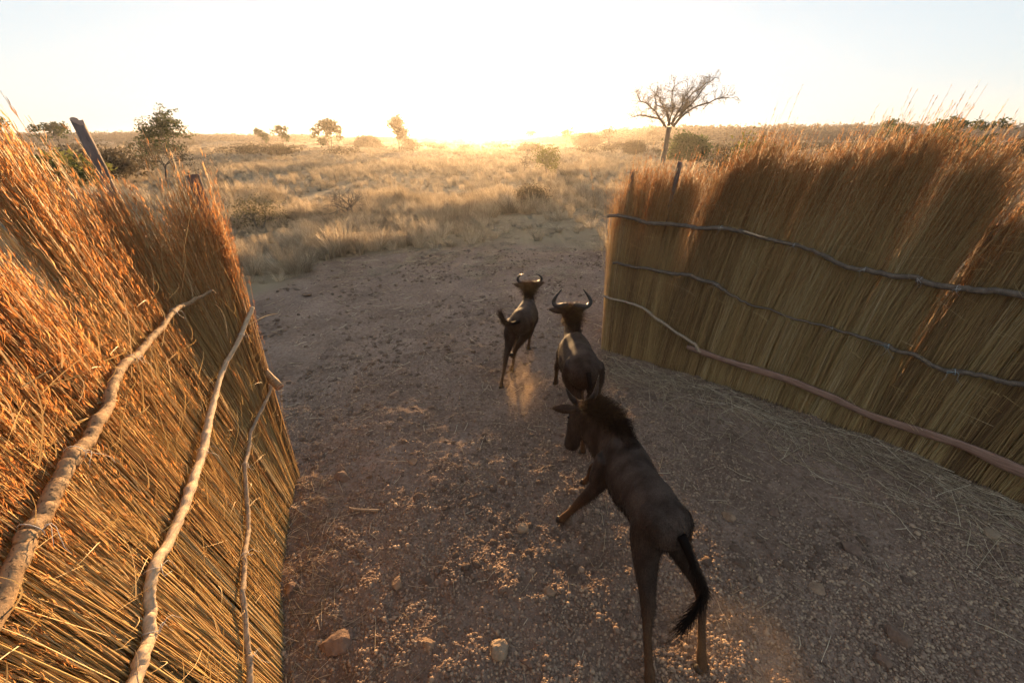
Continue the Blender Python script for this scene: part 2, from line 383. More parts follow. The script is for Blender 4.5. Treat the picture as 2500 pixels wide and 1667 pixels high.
M['crumb'] = wood_mat('earth_crumbs', (.14, .088, .058), (.26, .175, .12), 30, (1, 1, 1), 1, .95)
CRUMB = protos('crumb_shapes', [pebble(60 + k, 2, .55, .7) for k in range(4)], M['crumb'])
def put_crumbs():
    n = 9000; y = 2.0 + 10.5 * rng.random(n) ** 1.1; x = -5.2 + 8.2 * rng.random(n)
    k = (clearing(x, y) > .5) & (rng.random(n) < np.clip((fbm(x * .9, y * .9, 41, 3) - .36) * 4, .04, 1)); x, y = x[k], y[k]; n = len(x)
    sz = .010 + .030 * rng.random(n) ** 3
    scatter('earth_crumbs', np.stack([x, y, ground_z(x, y) + sz * .1], 1), rng.random((n, 3)) * [.4, .4, 6.28], sz[:, None] * (1 + .4 * (rng.random((n, 3)) - .5)), rng.integers(0, 4, n), CRUMB, 'crumbled lumps of trampled earth')
put_crumbs()

# dry grass tussocks
def tussock(seed, blades, h, spread, stiff, width, segs=4, seedheads=0):
    r = np.random.default_rng(seed); mb = MB()
    V, F, A = [], [], []; n = 0
    wind = np.array([-.15, -.05])
    for k in range(blades):
        a = r.random() * 6.283; rr = spread * .35 * math.sqrt(r.random()); bx, by = rr * math.cos(a), rr * math.sin(a)
        a2 = a + (r.random() - .5) * 1.6; hh = h * (.45 + .55 * r.random()); out = spread * (.3 + r.random()) * (1 - stiff * .6)
        t = np.linspace(0, 1, segs + 1)
        px = bx + np.cos(a2) * out * t ** 1.7 + wind[0] * hh * t ** 2; py = by + np.sin(a2) * out * t ** 1.7 + wind[1] * hh * t ** 2
        droop = (1 - stiff) * .45 * r.random()
        pz = hh * (t - droop * t ** 2.6)
        w = width * (.6 + .8 * r.random()) * (1 - t * .85)
        a3 = r.random() * 6.283; wx, wy = np.cos(a3) * w, np.sin(a3) * w
        L_ = np.stack([px - wx, py - wy, pz], 1); R_ = np.stack([px + wx, py + wy, pz], 1)
        vv = np.empty((2 * (segs + 1), 3)); vv[0::2] = L_; vv[1::2] = R_
        V.append(vv); c = r.random(); A.append(np.full(len(vv), c))
        for s in range(segs): F.append((n + 2 * s, n + 2 * s + 1, n + 2 * s + 3, n + 2 * s + 2))
        n += len(vv)
        if k < seedheads:
            for q in range(7):
                tt = .72 + .28 * q / 6; i = min(int(tt * segs), segs - 1); f = tt * segs - i
                p = np.array([px[i] + (px[i + 1] - px[i]) * f, py[i] + (py[i + 1] - py[i]) * f, pz[i] + (pz[i + 1] - pz[i]) * f])
                d = r.normal(size=3) * .012; d[2] += .03
                V.append(np.array([p, p + d + [.004, 0, 0], p + d * 1.2, p + d - [.004, 0, 0]])); A.append(np.full(4, c)); F.append((n, n + 1, n + 2, n + 3)); n += 4
    return mesh_np('tussock', np.concatenate(V), np.array(F), {'rnd': np.concatenate(A)}, smooth=False)
TUS = protos('tussock_shapes',
    [tussock(k, 120, .55, .42, .25, .0046) for k in range(3)] +          # soft arching tussocks 0-2
    [tussock(10 + k, 90, .66, .28, .75, .0038, 3, 26) for k in range(3)] +   # upright with seed heads 3-5
    [tussock(20 + k, 90, .28, .36, .1, .0026, 3) for k in range(2)] +      # low flattened 6-7
    [tussock(30 + k, 90, .8, 1.1, .6, .016, 3) for k in range(3)],        # broad clumps for the distance 8-10
    M['grass'])
def put_grass():
    P, S, K = [], [], []
    def batch(n, y0, y1, pw, picks, smin, smax, thr=.3, seed=3, inedge=.35):
        y = y0 + (y1 - y0) * rng.random(n) ** pw; half = y * 1.30 + 4
        x = (rng.random(n) * 2 - 1) * half
        cl = clearing(x, y); nz = fbm(x * .35, y * .35, seed, 4)
        keep = (cl < inedge) & (nz > thr - .12 * rng.random(n))
        # nothing inside the two reed fences
        keep &= ~((x > -3.0) & (x < 2.2) & (y < 7))
        keep &= ~((x > 1.2) & (x < 5.8) & (y < 6.6 - .9 * (x - 1.42)))
        # trampled way leading out of the clearing
        way = np.abs(x - (1.6 + .05 * (y - 13))) < 2.6
        keep &= ~(way & (y < 19) & (rng.random(n) < .85))
        x, y, nz = x[keep], y[keep], nz[keep]; m = len(x)
        P.append(np.stack([x, y, ground_z(x, y) - .02], 1))
        sc = smin + (smax - smin) * np.clip((nz - .3) * 2.2, 0, 1) * (.6 + .8 * rng.random(m)); S.append(np.stack([sc * (.8 + .4 * rng.random(m)), sc, sc * (.8 + .45 * rng.random(m))], 1))
        K.append(rng.choice(picks, m))
    batch(6200, 3.2, 26, .75, [0, 1, 2, 0, 1, 3, 4, 6, 7], .45, 1.45, .28)
    batch(9000, 9, 60, .85, [0, 1, 2, 3, 4, 5, 6], .5, 1.15, .30)
    batch(9000, 40, 150, .9, [8, 9, 10, 3, 4, 8], .55, 1.05, .34, 4)
    batch(9000, 120, 520, .8, [8, 9, 10], .7, 1.5, .34, 6)
    P_, S_, K_ = np.concatenate(P), np.concatenate(S), np.concatenate(K)
    rot = np.stack([(rng.random(len(P_)) - .5) * .3, (rng.random(len(P_)) - .5) * .3, (rng.random(len(P_)) - .5) * 1.6], 1)
    scatter('dry_grass', P_, rot, S_, K_, TUS, 'pale dry grass tussocks covering the plain')
    # short trampled remains
    n = 5000; y = 6.5 + 13 * rng.random(n); x = -6 + 11 * rng.random(n); cl = clearing(x, y)
    k = (fbm(x * 1.2, y * 1.2, 8, 3) > .56 - .012 * (y - 6)) & (y > 9.5) & ~((x > 1.0) & (y < 7)); x, y = x[k], y[k]; n = len(x)
    s = .22 + .3 * rng.random(n)
    scatter('trampled_grass', np.stack([x, y, ground_z(x, y)], 1), np.stack([np.zeros(n), np.zeros(n), rng.random(n) * 6.28], 1), np.stack([s * 1.3, s * 1.3, s * .5], 1), rng.choice([6, 7], n), TUS, 'flattened dry grass litter at the edge of the clearing')
put_grass()

# ------------------------------------------------------------------ reed fences
def surf(path, lean, s, z, d=0.0):
    """world point on the fence face: s along the base, z up, d outwards from the inner face"""
    s = np.asarray(s, float); z = np.asarray(z, float)
    p, n = path.at(s); o = (lean(s) * z + d)[..., None] * n
    return np.concatenate([p + o, z[..., None]], -1)

def thatch(path, lean, tip, inpl, N, s0, s1, seed, rad, fl=.0, rag=.13):
    r = np.random.default_rng(seed)
    s = s0 + (s1 - s0) * r.random(N)
    cl = np.floor(s / .055 + r.normal(size=N) * .25).astype(int) - int(s0 / .055) + 30
    nc = cl.max() + 10
    c_lean = r.normal(size=nc) * .022; c_top = r.normal(size=nc) * .13; c_col = r.random(nc); c_dep = r.random(nc) * .045; c_bow = r.normal(size=nc) * .02
    cl = np.clip(cl, 0, nc - 1)
    d = c_dep[cl] + r.random(N) * .10
    d[r.random(N) < .12] *= .1
    c2 = np.floor(s / .21 + r.normal(size=N) * .12 + 20).astype(int); c2_top = r.normal(size=80) * rag; c2_lean = r.normal(size=80) * .016; c2_col = r.random(80)
    full = tip(s) + c_top[cl] * .7 + c2_top[np.clip(c2, 0, 79)] - np.abs(r.normal(size=N)) * .16 + .06
    ln = full * np.where(r.random(N) < .38, .55 + .4 * r.random(N), 1.0)
    stray = r.random(N) < .022; ln[stray] += .42 * r.random(stray.sum())
    z0 = np.where(r.random(N) < .85, -.03 + .05 * r.random(N), .3 * r.random(N))
    K = 5; t = np.linspace(0, 1, K)
    il = inpl(s) + c_lean[cl] + c2_lean[np.clip(c2, 0, 79)] + r.normal(size=N) * .022 + np.where(r.random(N) < .04, r.normal(size=N) * .10, 0)
    bx = r.normal(size=N) * .05; bo = np.abs(r.normal(size=N)) * .03 + c_bow[cl]
    Z = z0[:, None] + ln[:, None] * t
    S = s[:, None] + il[:, None] * Z + fl * t ** 2.5 * ln[:, None] * .1 + (bx[:, None] + .05 * (inpl(s) > .02)[:, None]) * t ** 3
    Dp = d[:, None] + bo[:, None] * np.sin(t * math.pi) * .6 + np.where(t > .7, (t - .7) * .35, 0) * (r.random(N)[:, None] - .25)
    P = surf(path, lean, S, Z, Dp)                       # N,K,3
    rr = (rad * (.65 + .7 * r.random(N)))[:, None] * (1 - .62 * t)
    ang = np.arange(3) * 2.0944; ph = r.random(N) * 6.28
    C = np.cos(ph[:, None] + ang); Sn = np.sin(ph[:, None] + ang)      # N,3
    V = P[:, :, None, :] + np.stack([rr[:, :, None] * C[:, None, :], rr[:, :, None] * Sn[:, None, :], np.zeros((N, K, 3))], -1)
    base = (np.arange(N) * K * 3)[:, None, None]; kk = np.arange(K - 1)[None, :, None] * 3; a = np.arange(3)[None, None, :]; b = (a + 1) % 3
    F = np.stack([base + kk + a, base + kk + b, base + kk + 3 + b, base + kk + 3 + a], -1).reshape(-1, 4)
    col = np.clip(.5 + (c_col[cl] - .5) * .5 + (c2_col[np.clip(c2, 0, 79)] - .5) * .45 + (r.random(N) - .5) * .8 - .04, 0, 1)
    me1 = mesh_np('thatch', V.reshape(-1, 3), F, {'rnd': np.repeat(col, K * 3)})
    # feathery seed heads: thin spikelets clasping the upper third of each stalk
    Q = 18; hl = .16 + .14 * r.random(N)
    tt = 1 - hl[:, None] * r.random((N, Q)) ** .8
    def interp(A): 
        f = tt * (K - 1); i = np.clip(f.astype(int), 0, K - 2); f = f - i; rows = np.arange(N)[:, None]
        return A[rows, i] * (1 - f)[..., None] + A[rows, i + 1] * f[..., None], A[rows, i + 1] - A[rows, i]
    p, ax = interp(P); ax /= np.linalg.norm(ax, axis=-1)[..., None] + 1e-9
    rd = r.normal(size=(N, Q, 3)); rd -= ax * (rd * ax).sum(-1)[..., None]; rd /= np.linalg.norm(rd, axis=-1)[..., None] + 1e-9
    tall = np.clip((full - .4 - 1.3) / .8, .35, 1)[:, None] * np.where(ln < full * .97, .7, 1.0)[:, None]
    L = ((.024 + .034 * r.random((N, Q))) * tall)[..., None]; op = (.15 + .38 * r.random((N, Q)))[..., None]
    e = p + ax * L + rd * L * op; mid = p + ax * L * .5 + rd * L * op * .75
    sd = np.cross(ax, rd) * ((.0016 + .0014 * r.random((N, Q))) * tall)[..., None]
    V2 = np.stack([p, mid + sd, e, mid - sd], 2).reshape(-1, 3)
    F2 = np.arange(N * Q * 4).reshape(-1, 4)
    hc = np.clip(.5 + (c_col[cl] - .5) * .6 + (r.random(N) - .5) * .5, 0, 1)
    me2 = mesh_np('seed_heads', V2, F2, {'rnd': np.clip(np.repeat(hc, Q * 4) + np.repeat(r.normal(size=N * Q) * .12, 4), 0, 1)}, smooth=False)
    return me1, me2

def rail(fence, path, lean, sz, radii, mat, name='rail', seed=0, d=-.035, sides=10, knots=5, flat=None, wander=.008, label=None):
    """a crooked pole tied along the inner face, given as (s, z) points and radii"""
    r = np.random.default_rng(seed); n = 14 * len(sz)
    q = catmull(np.array(sz), n); rd = np.interp(np.linspace(0, 1, n), np.linspace(0, 1, len(radii)), radii)
    jz = np.cumsum(r.normal(size=n)) * wander * .35; jz -= np.linspace(jz[0], jz[-1], n); jz += np.interp(np.linspace(0, 1, n), np.linspace(0, 1, 9 + len(sz)), r.normal(size=9 + len(sz)) * wander)
    P = surf(path, lean, q[:, 0], q[:, 1] + jz, d - rd * .55 + np.interp(np.linspace(0, 1, n), np.linspace(0, 1, 8), r.normal(size=8) * .008))
    for k in range(knots):
        c = r.random(); rd = rd * (1 + .18 * np.exp(-((np.linspace(0, 1, n) - c) / .008) ** 2))
    rd = rd * (1 + .025 * r.normal(size=n))
    mb = MB(); mb.tube(P, rd, sides, True, 0, .09, r, flat)
    o = link(name, mb.mesh(name), mat, fence)
    if label: o['label'] = label
    return o, P, rd

def tie(parent, P, rd, f, mat, seed=0, loops=2, tails=2, tl=.10):
    """string wound round a rail with loose ends"""
    r = np.random.default_rng(seed); i = int(f * (len(P) - 1)); i = min(max(i, 1), len(P) - 2)
    c = P[i]; T = P[i + 1] - P[i - 1]; T /= np.linalg.norm(T); up = np.array([0, 0, 1.0]); x = np.cross(T, up); x /= np.linalg.norm(x); y = np.cross(x, T)
    R0 = rd[i] * 1.12 + .003; mb = MB()
    for k in range(loops):
        a = np.linspace(0, 6.4, 18); off = (k - .5 * (loops - 1)) * .012 + (r.random() - .5) * .03 * np.cos(a + r.random() * 6)
        mb.tube(c + x * (np.cos(a) * R0)[:, None] + y * (np.sin(a) * R0)[:, None] + T * off[:, None], .0015, 5)
    s = -1 if np.dot(x, np.array([0, 0, 3.0]) - c) < 0 else 1
    for k in range(tails):
        p0 = c + x * s * R0 + y * R0 * .2; dr = T * (r.random() - .5) * 1.6 + x * s * .5 + y * (-.9 * r.random() + (.5 if k == 0 else 0)); dr /= np.linalg.norm(dr)
        u = np.linspace(0, 1, 6)[:, None]
        mb.tube(p0 + dr * tl * (.5 + r.random()) * u + y * (-.05) * u ** 2 + T * .02 * np.sin(u * 5 + r.random() * 6), np.linspace(.0014, .0007, 6), 4)
    return link('tie', mb.mesh('tie'), mat, parent_of(parent, parent))

def parent_of(o, _): return o

def tie_on(railo, fence, *a, **k):
    t = tie(railo, *a, **k); t.location = (0, 0, 0); return t

def post(fence, path, s, d, h, rad, seed, lean2=(0, 0), chop=0.35, ends=None):
    r = np.random.default_rng(seed); p, n = path.at(np.array([s])); b = np.array([*(p[0] + n[0] * d), -.1])
    if ends: b = np.array(ends[0], float)
    tz = np.linspace(0, 1, 14)[:, None]; top = np.array([n[0][0] * lean2[0], n[0][1] * lean2[0], h + .1]) + np.array([lean2[1], 0, 0])
    if ends: top = np.array(ends[1], float) - b
    P = b + top * tz + np.concatenate([np.cumsum(r.normal(size=(14, 2)), 0) * .006, np.zeros((14, 1))], 1)
    mb = MB(); mb.tube(P, np.linspace(rad * 1.1, rad * .92, 14) * (1 + .04 * r.normal(size=14)), 12, False, 0, .06, r)
    # slanting axe-cut top
    n0 = mb.n; ring = mb.V[-1][-12:].copy(); c = ring.mean(0); ring[:, 2] += (ring[:, 0] - c[0]) * chop * 2.2 + r.normal(size=12) * .008
    mb.V[-1][-12:] = ring
    o = link('post', mb.mesh('post'), M['post'], fence)
    cb = MB(); V = np.vstack([ring + [0, 0, .001], [ring.mean(0) + [0, 0, .004]]]); F = [(k, (k + 1) % 12, 12) for k in range(12)]
    cb.add(V, F); link('cut_top', cb.mesh('cut_top'), M['cut'], o, (0, 0, 0))
    return o

def stalk_mesh():
    mb = MB(); t = np.linspace(0, 1, 4); P = np.stack([.012 * np.sin(t * 3.1), .004 * t, t], 1)
    mb.tube(P, [1, .9, .75, .5], 5, True); me = mb.mesh('reed_stalk'); return me

# ---- left fence
def left_tip(s): return np.interp(s, [-.1, .08, .3, .5, .8, 1.0, 1.2, 1.6, 2.2, 3.4, 4.2], [2.54, 2.66, 2.76, 2.74, 2.62, 2.52, 2.42, 2.4, 2.4, 2.4, 2.4])
def left_inpl(s): return np.interp(s, [0, .15, .5, .9, 1.4, 2.0, 4], [-.03, .02, .14, .19, .16, .11, .08])
LF = empty('reed_fence', (-1.6, 1.7, 0))
tag(LF, 'sunlit golden reed fence with three tied branch rails, left of the clearing', 'fence')
m1, m2 = thatch(LEFT, left_lean, left_tip, left_inpl, 14000, .0, 3.7, 41, .0024)
o = link('thatch', m1, M['reed'], LF); o['kind'] = 'stuff'
o = link('seed_heads', m2, M['head'], LF); o['kind'] = 'stuff'
SM = stalk_mesh(); SM.materials.append(M['reed'])
SMS = []
for k in range(8):
    mm = SM.copy(); a = mm.attributes['rnd']; a.data.foreach_set('value', np.full(len(mm.vertices), .25 + .1 * k, np.float32)); SMS.append(mm)
def loose_stalks(fence, path, lean, inpl, n, s0, s1, seed, rad):
    r = np.random.default_rng(seed)
    for k in range(n):
        s = s0 + (s1 - s0) * r.random(); z0 = -.01 + (.25 * r.random() if r.random() < .2 else 0); L = 1.0 + 1.1 * r.random()
        il = float(inpl(s)) + r.normal() * .035 + (r.normal() * .12 if r.random() < .06 else 0)
        a = surf(path, lean, np.array(s + il * z0), np.array(z0), np.array(-.006 + .012 * r.random())); b = surf(path, lean, np.array(s + il * (z0 + L)), np.array(z0 + L), np.array(.004 + .02 * r.random()))
        v = Vector(b - a); o = bpy.data.objects.new('reed_stalk', SMS[r.integers(0, 8)]); COL.objects.link(o); o.parent = fence
        o.location = Vector(a) - fence.location; q = v.to_track_quat('Z', 'Y'); o.rotation_mode = 'QUATERNION'; o.rotation_quaternion = q
        rr = rad * (.7 + .6 * r.random()); o.scale = (rr, rr, v.length)
loose_stalks(LF, LEFT, left_lean, left_inpl, 290, .35, 2.75, 43, .0042)

def loose_blades(fence, path, lean, n, s0, s1, z0, z1, seed):
    """bent stems and dry leaf blades sticking out of the thatch"""
    r = np.random.default_rng(seed); K = 8; t = np.linspace(0, 1, K)
    sa = s0 + (s1 - s0) * r.random(n); za = z0 + (z1 - z0) * r.random(n); L = .10 + .42 * r.random(n) ** 2; a = math.pi / 2 + r.normal(size=n) * .75
    bow = r.normal(size=n) * .6; out = -(.012 + .10 * r.random(n) ** 2)
    S = sa[:, None] + np.cos(a)[:, None] * L[:, None] * t + bow[:, None] * L[:, None] * t ** 2 * .5; Z = za[:, None] + np.sin(a)[:, None] * L[:, None] * t - np.abs(bow)[:, None] * L[:, None] * t ** 2 * .4
    Dp = out[:, None] * np.sin(t * 2.2) - .004
    P = surf(path, lean, S, Z, Dp); w = (.0011 + .0018 * r.random(n))[:, None] * (1 - .7 * t)
    sd = np.stack([np.sin(a) * .6, np.sin(a) * .6, -np.cos(a)], -1); sd /= np.linalg.norm(sd, axis=1)[:, None] + 1e-9
    V = np.stack([P - sd[:, None, :] * w[..., None], P + sd[:, None, :] * w[..., None]], 2).reshape(-1, 3); b = (np.arange(n) * K * 2)[:, None]; k = np.arange(K - 1)[None, :] * 2
    F = np.stack([b + k, b + k + 1, b + k + 3, b + k + 2], -1).reshape(-1, 4)
    o = link('loose_blades', mesh_np('loose_blades', V, F, {'rnd': np.repeat(.4 + .6 * r.random(n), K * 2)}, smooth=False), M['reed'], fence); o['kind'] = 'stuff'
loose_blades(LF, LEFT, left_lean, 420, .1, 2.9, .1, 2.3, 61)

LR1 = [(.30, 2.015), (.37, 2.02), (.6, 2.05), (.87, 2.06), (1.13, 2.05), (1.45, 2.06), (1.7, 2.06), (1.93, 2.04), (2.12, 2.03), (2.28, 2.02), (2.4, 2.01), (2.53, 1.98), (2.8, 1.96)]
LR2 = [(-.02, 1.78), (.23, 1.63), (.55, 1.5), (.95, 1.44), (1.25, 1.4), (1.59, 1.4), (1.84, 1.42), (2.08, 1.45), (2.23, 1.43), (2.3, 1.38), (2.4, 1.37), (2.51, 1.38), (2.8, 1.36)]
LR3 = [(.06, 1.10), (.11, 1.06), (.48, .97), (.77, .9), (1.03, .82), (1.24, .74), (1.5, .73), (1.7, .71), (1.86, .66), (2.0, .57), (2.12, .52), (2.4, .46)]
ra, Pa, rda = rail(LF, LEFT, left_lean, LR1, [.006, .011, .014, .015, .017, .020, .021, .022, .023, .024, .024, .025, .025], M['rail_tan'], seed=1, d=-.016, label='thick tan upper pole with dark cracked bark')
rb, Pb, rdb = rail(LF, LEFT, left_lean, LR2, [.017, .018, .016, .022, .023, .022, .021, .021, .020, .020, .022, .022, .022], M['rail_split'], seed=2, sides=9, wander=.007, d=-.016, label='pale split middle pole with peeled wood')
rc, Pc, rdc = rail(LF, LEFT, left_lean, LR3, [.010, .013, .014, .014, .015, .014, .014, .015, .015, .015, .016, .016], M['rail_thin'], seed=3, wander=.010, d=-.016, label='thin grey lower pole')
for f, sd in ((.22, 1), (.40, 2), (.66, 3), (.84, 4)): tie_on(ra, LF, Pa, rda, f, M['tie'], sd, 1, 2, .055)
for f, sd in ((.08, 5), (.35, 6), (.62, 7), (.80, 8)): tie_on(rb, LF, Pb, rdb, f, M['tie'], sd, 1, 2, .05)
for f, sd in ((.07, 9), (.3, 10), (.55, 11), (.85, 12)): tie_on(rc, LF, Pc, rdc, f, M['tie'], sd, 1, 2, .06)
# cut branch stub crossing the far end of the lower pole
mb = MB(); e0 = surf(LEFT, left_lean, np.array(.10), np.array(1.07), np.array(-.10)); e1 = surf(LEFT, left_lean, np.array(-.10), np.array(1.22), np.array(.10))
mb.tube(np.linspace(e0, e1, 6), [.034, .036, .034, .032, .030, .028], 10, True, 0, .06, np.random.default_rng(4))
so = link('branch_stub', mb.mesh('branch_stub'), M['rail_tan'], LF)
mb = MB(); mb.tube(np.array([e0 + (e0 - e1) * .004, e0 + (e0 - e1) * .012]), [.033, .030], 10, True); link('cut_end', mb.mesh('cut_end'), M['cut'], so, (0, 0, 0))
post(LF, LEFT, .30, .42, 3.02, .031, 5, (.30, -.05), -.30, ((-2.28, 2.74, -.1), (-2.54, 2.76, 3.09)))
post(LF, LEFT, .10, .16, 2.62, .042, 6, (.05, -.02), .1, ((-2.24, 3.16, -.1), (-2.28, 3.15, 2.76)))
post(LF, LEFT, 1.9, .22, 2.4, .05, 7, (.25, 0), .2)

# ---- right fence
def right_tip(s): return np.interp(s, [-.1, .05, .25, .6, 1.05, 1.3, 1.6, 1.8, 2.1, 2.3, 2.65, 2.8, 3.05, 3.35, 3.6, 4.4, 6], [2.36, 2.48, 2.56, 2.70, 2.62, 2.76, 2.68, 2.84, 2.9, 2.96, 2.86, 2.92, 2.74, 2.58, 2.78, 2.88, 2.85])
def right_inpl(s): return np.interp(s, [0, .3, .9, 1.6, 2.6, 3.4, 6], [-.02, .01, .045, .06, .055, .055, .05])
RF = empty('reed_fence', (3.1, 4.6, 0))
tag(RF, 'shaded brown reed fence with grey branch rails and a pink plank, right of the clearing', 'fence')
m1, m2 = thatch(RIGHT, right_lean, right_tip, right_inpl, 16500, .0, 5.5, 51, .0027, .25, .10)
o = link('thatch', m1, M['reed'], RF); o['kind'] = 'stuff'
o = link('seed_heads', m2, M['head'], RF); o['kind'] = 'stuff'
loose_blades(RF, RIGHT, right_lean, 420, .1, 5.0, .1, 2.3, 62)
RR1 = [(-.1, 2.05), (.2, 2.035), (.47, 2.02), (1.03, 2.02), (1.54, 2.04), (1.93, 1.97), (2.33, 1.89), (2.66, 1.8), (3.02, 1.78), (3.35, 1.76), (3.63, 1.78), (3.89, 1.8), (4.6, 1.8)]
RR2 = [(.05, 1.395), (.40, 1.37), (.77, 1.36), (1.1, 1.36), (1.41, 1.3), (1.7, 1.19), (1.91, 1.12), (2.24, 1.1), (2.69, 1.07), (3.07, 1.06), (3.35, 1.03), (3.62, .98), (3.91, 1.01), (4.17, 1.05), (4.7, 1.08)]
RR3 = [(-.05, .90), (.05, .87), (.5, .8), (.99, .59), (1.38, .43), (1.48, .38)]
rd_, Pd, rdd = rail(RF, RIGHT, right_lean, RR1, [.020, .022, .025, .026, .024, .019, .020, .024, .026, .028, .029, .030, .030], M['rail_grey'], seed=11, wander=.012, label='grey upper pole with a pale torn split')
re_, Pe, rde = rail(RF, RIGHT, right_lean, RR2, [.017, .019, .021, .023, .025, .014, .012, .011, .012, .017, .020, .022, .022, .024, .024], M['rail_grey'], seed=12, wander=.014, label='crooked grey middle pole, thin in the middle')
rf_, Pf, rdf = rail(RF, RIGHT, right_lean, RR3, [.012, .016, .019, .020, .021, .014], M['rail_thin'], seed=13, wander=.012)
# split plank
def plank(fence, path, lean, sz, w, th, mat):
    n = 60; q = catmull(np.array(sz), n); P = surf(path, lean, q[:, 0], q[:, 1], np.full(n, -.035)); r = np.random.default_rng(3)
    wj = w * (1 + .10 * np.interp(np.linspace(0, 1, n), np.linspace(0, 1, 12), r.normal(size=12))); wj[:4] *= [.45, .7, .85, .95]
    _, nn = path.at(q[:, 0]); N3 = np.concatenate([nn, np.zeros((n, 1))], 1)
    up = np.array([0, 0, 1.0]); rows = []
    jit = np.interp(np.linspace(0, 1, n), np.linspace(0, 1, 20), r.normal(size=20) * .004)
    for u, v in ((-.5, -.1), (-.42, -.9), (-.1, -1.1), (.25, -1.0), (.45, -.75), (.5, 0.2), (.3, .3), (-.4, .25)):
        rows.append(P + up * (u * wj + jit)[:, None] + N3 * (v * th))
    V = np.stack(rows, 1).reshape(-1, 3); F = []; m = 8
    for i in range(n - 1):
        for k in range(m): F.append((i * m + k, (i + 1) * m + k, (i + 1) * m + (k + 1) % m, i * m + (k + 1) % m))
    caps = [tuple(range(m)), tuple((n - 1) * m + k for k in range(m - 1, -1, -1))]
    me = mesh_np('rail', V, [np.array(F), np.array(caps)], smooth=False)
    o = link('rail', me, mat, fence); o['label'] = 'long pink split plank tied low along the reeds'; return o
plank(RF, RIGHT, right_lean, [(1.27, .415), (1.95, .365), (2.44, .36), (2.91, .32), (3.33, .27), (4.01, .31), (4.46, .29), (5.2, .28)], .095, .02, M['plank'])
for f, sd in ((.30, 21), (.46, 22), (.62, 23), (.72, 24), (.80, 25)): tie_on(rd_, RF, Pd, rdd, f, M['tie'], sd, 1, 2, .06)
for f, sd in ((.30, 26), (.58, 27)): tie_on(re_, RF, Pe, rde, f, M['tie'], sd, 1, 2, .06)
for f, sd in ((.68, 28), (.82, 29)): tie_on(re_, RF, Pe, rde, f, M['tie_blue'], sd, 2, 3, .09)
tie_on(rf_, RF, Pf, rdf, .06, M['tie'], 30, 2, 2, .06)
# pale torn split on the upper pole
mb = MB(); i0 = int(.345 * len(Pd)); seg = Pd[i0:i0 + 12] + np.array([-.012, -.02, .016]); mb.tube(seg, np.concatenate([[.004], np.full(8, .018), [.014, .008, .003]]), 6, True, 0, .2, np.random.default_rng(8), .5)
link('torn_wood', mb.mesh('torn_wood'), M['rail_split'], rd_, (0, 0, 0))
post(RF, RIGHT, .10, .14, 2.62, .032, 15, (.02, .02), .25)
post(RF, RIGHT, .60, .17, 2.74, .034, 16, (.05, .10), .05)
for k, s in enumerate((1.9, 2.75, 3.5, 4.4)): post(RF, RIGHT, s, .17, 2.3, .04, 17 + k, (.22, .02), .1)

# ------------------------------------------------------------------ wildebeest
def loft(mb, st, n=20, sides=20):
    """st rows: cx,cy,cz, half width, half height ; sections stand square to the spine"""
    q = catmull(np.array(st, float), n); P = q[:, :3]; T = np.gradient(P, axis=0); T /= np.linalg.norm(T, axis=1)[:, None]
    a = np.arange(sides) * 6.28318 / sides; V = []
    for i in range(n):
        up = np.array([0, 0, 1.0]) if abs(T[i][2]) < .85 else np.array([0, 1.0, 0])
        x = np.cross(T[i], up); x /= np.linalg.norm(x); y = np.cross(x, T[i])
        ca, sa = np.cos(a), np.sin(a)
        wmul = 1 - .18 * np.clip(sa, 0, 1) ** 2          # narrower towards the back
        V.append(P[i] + (ca * q[i, 3] * wmul)[:, None] * x + (sa * q[i, 4])[:, None] * y)
    V = np.concatenate(V + [P[:1], P[-1:]]); F4 = []; F3 = []
    for i in range(n - 1):
        for k in range(sides): F4.append((i * sides + k, (i + 1) * sides + k, (i + 1) * sides + (k + 1) % sides, i * sides + (k + 1) % sides))
    for k in range(sides):
        F3.append((n * sides, k, (k + 1) % sides)); F3.append((n * sides + 1, (n - 1) * sides + (k + 1) % sides, (n - 1) * sides + k))
    b = mb.n; mb.add(V, F4); mb.F3.append(np.array(F3) + b)

def limb(mb, pts, rad, n=26, sides=14):
    q = catmull(np.concatenate([np.array(pts, float), np.array(rad, float)[:, None]], 1), n); mb.tube(q[:, :3], np.maximum(q[:, 3], .004), sides, True)

def blob(mb, c, r3, rot=None):
    bm = bmesh.new(); bmesh.ops.create_icosphere(bm, subdivisions=3, radius=1)
    V = np.array([v.co[:] for v in bm.verts]) * np.array(r3)
    if rot is not None: V = V @ np.array(rot.to_matrix()).T
    F = np.array([[v.index for v in f.verts] for f in bm.faces]); bm.free(); mb.add(V + np.array(c), F)

def remesh(mb, vox, smooth=14):
    me = mb.mesh('tmp'); o = bpy.data.objects.new('tmp', me); COL.objects.link(o)
    md = o.modifiers.new('r', 'REMESH'); md.mode = 'VOXEL'; md.voxel_size = vox
    ms = o.modifiers.new('s', 'SMOOTH'); ms.factor = .5; ms.iterations = smooth
    dg = bpy.context.evaluated_depsgraph_get(); res = bpy.data.meshes.new_from_object(o.evaluated_get(dg))
    bpy.data.objects.remove(o); bpy.data.meshes.remove(me)
    for a in list(res.attributes):
        if a.name == 'rnd': res.attributes.remove(a)
    res.polygons.foreach_set('use_smooth', np.ones(len(res.polygons), bool)); return res

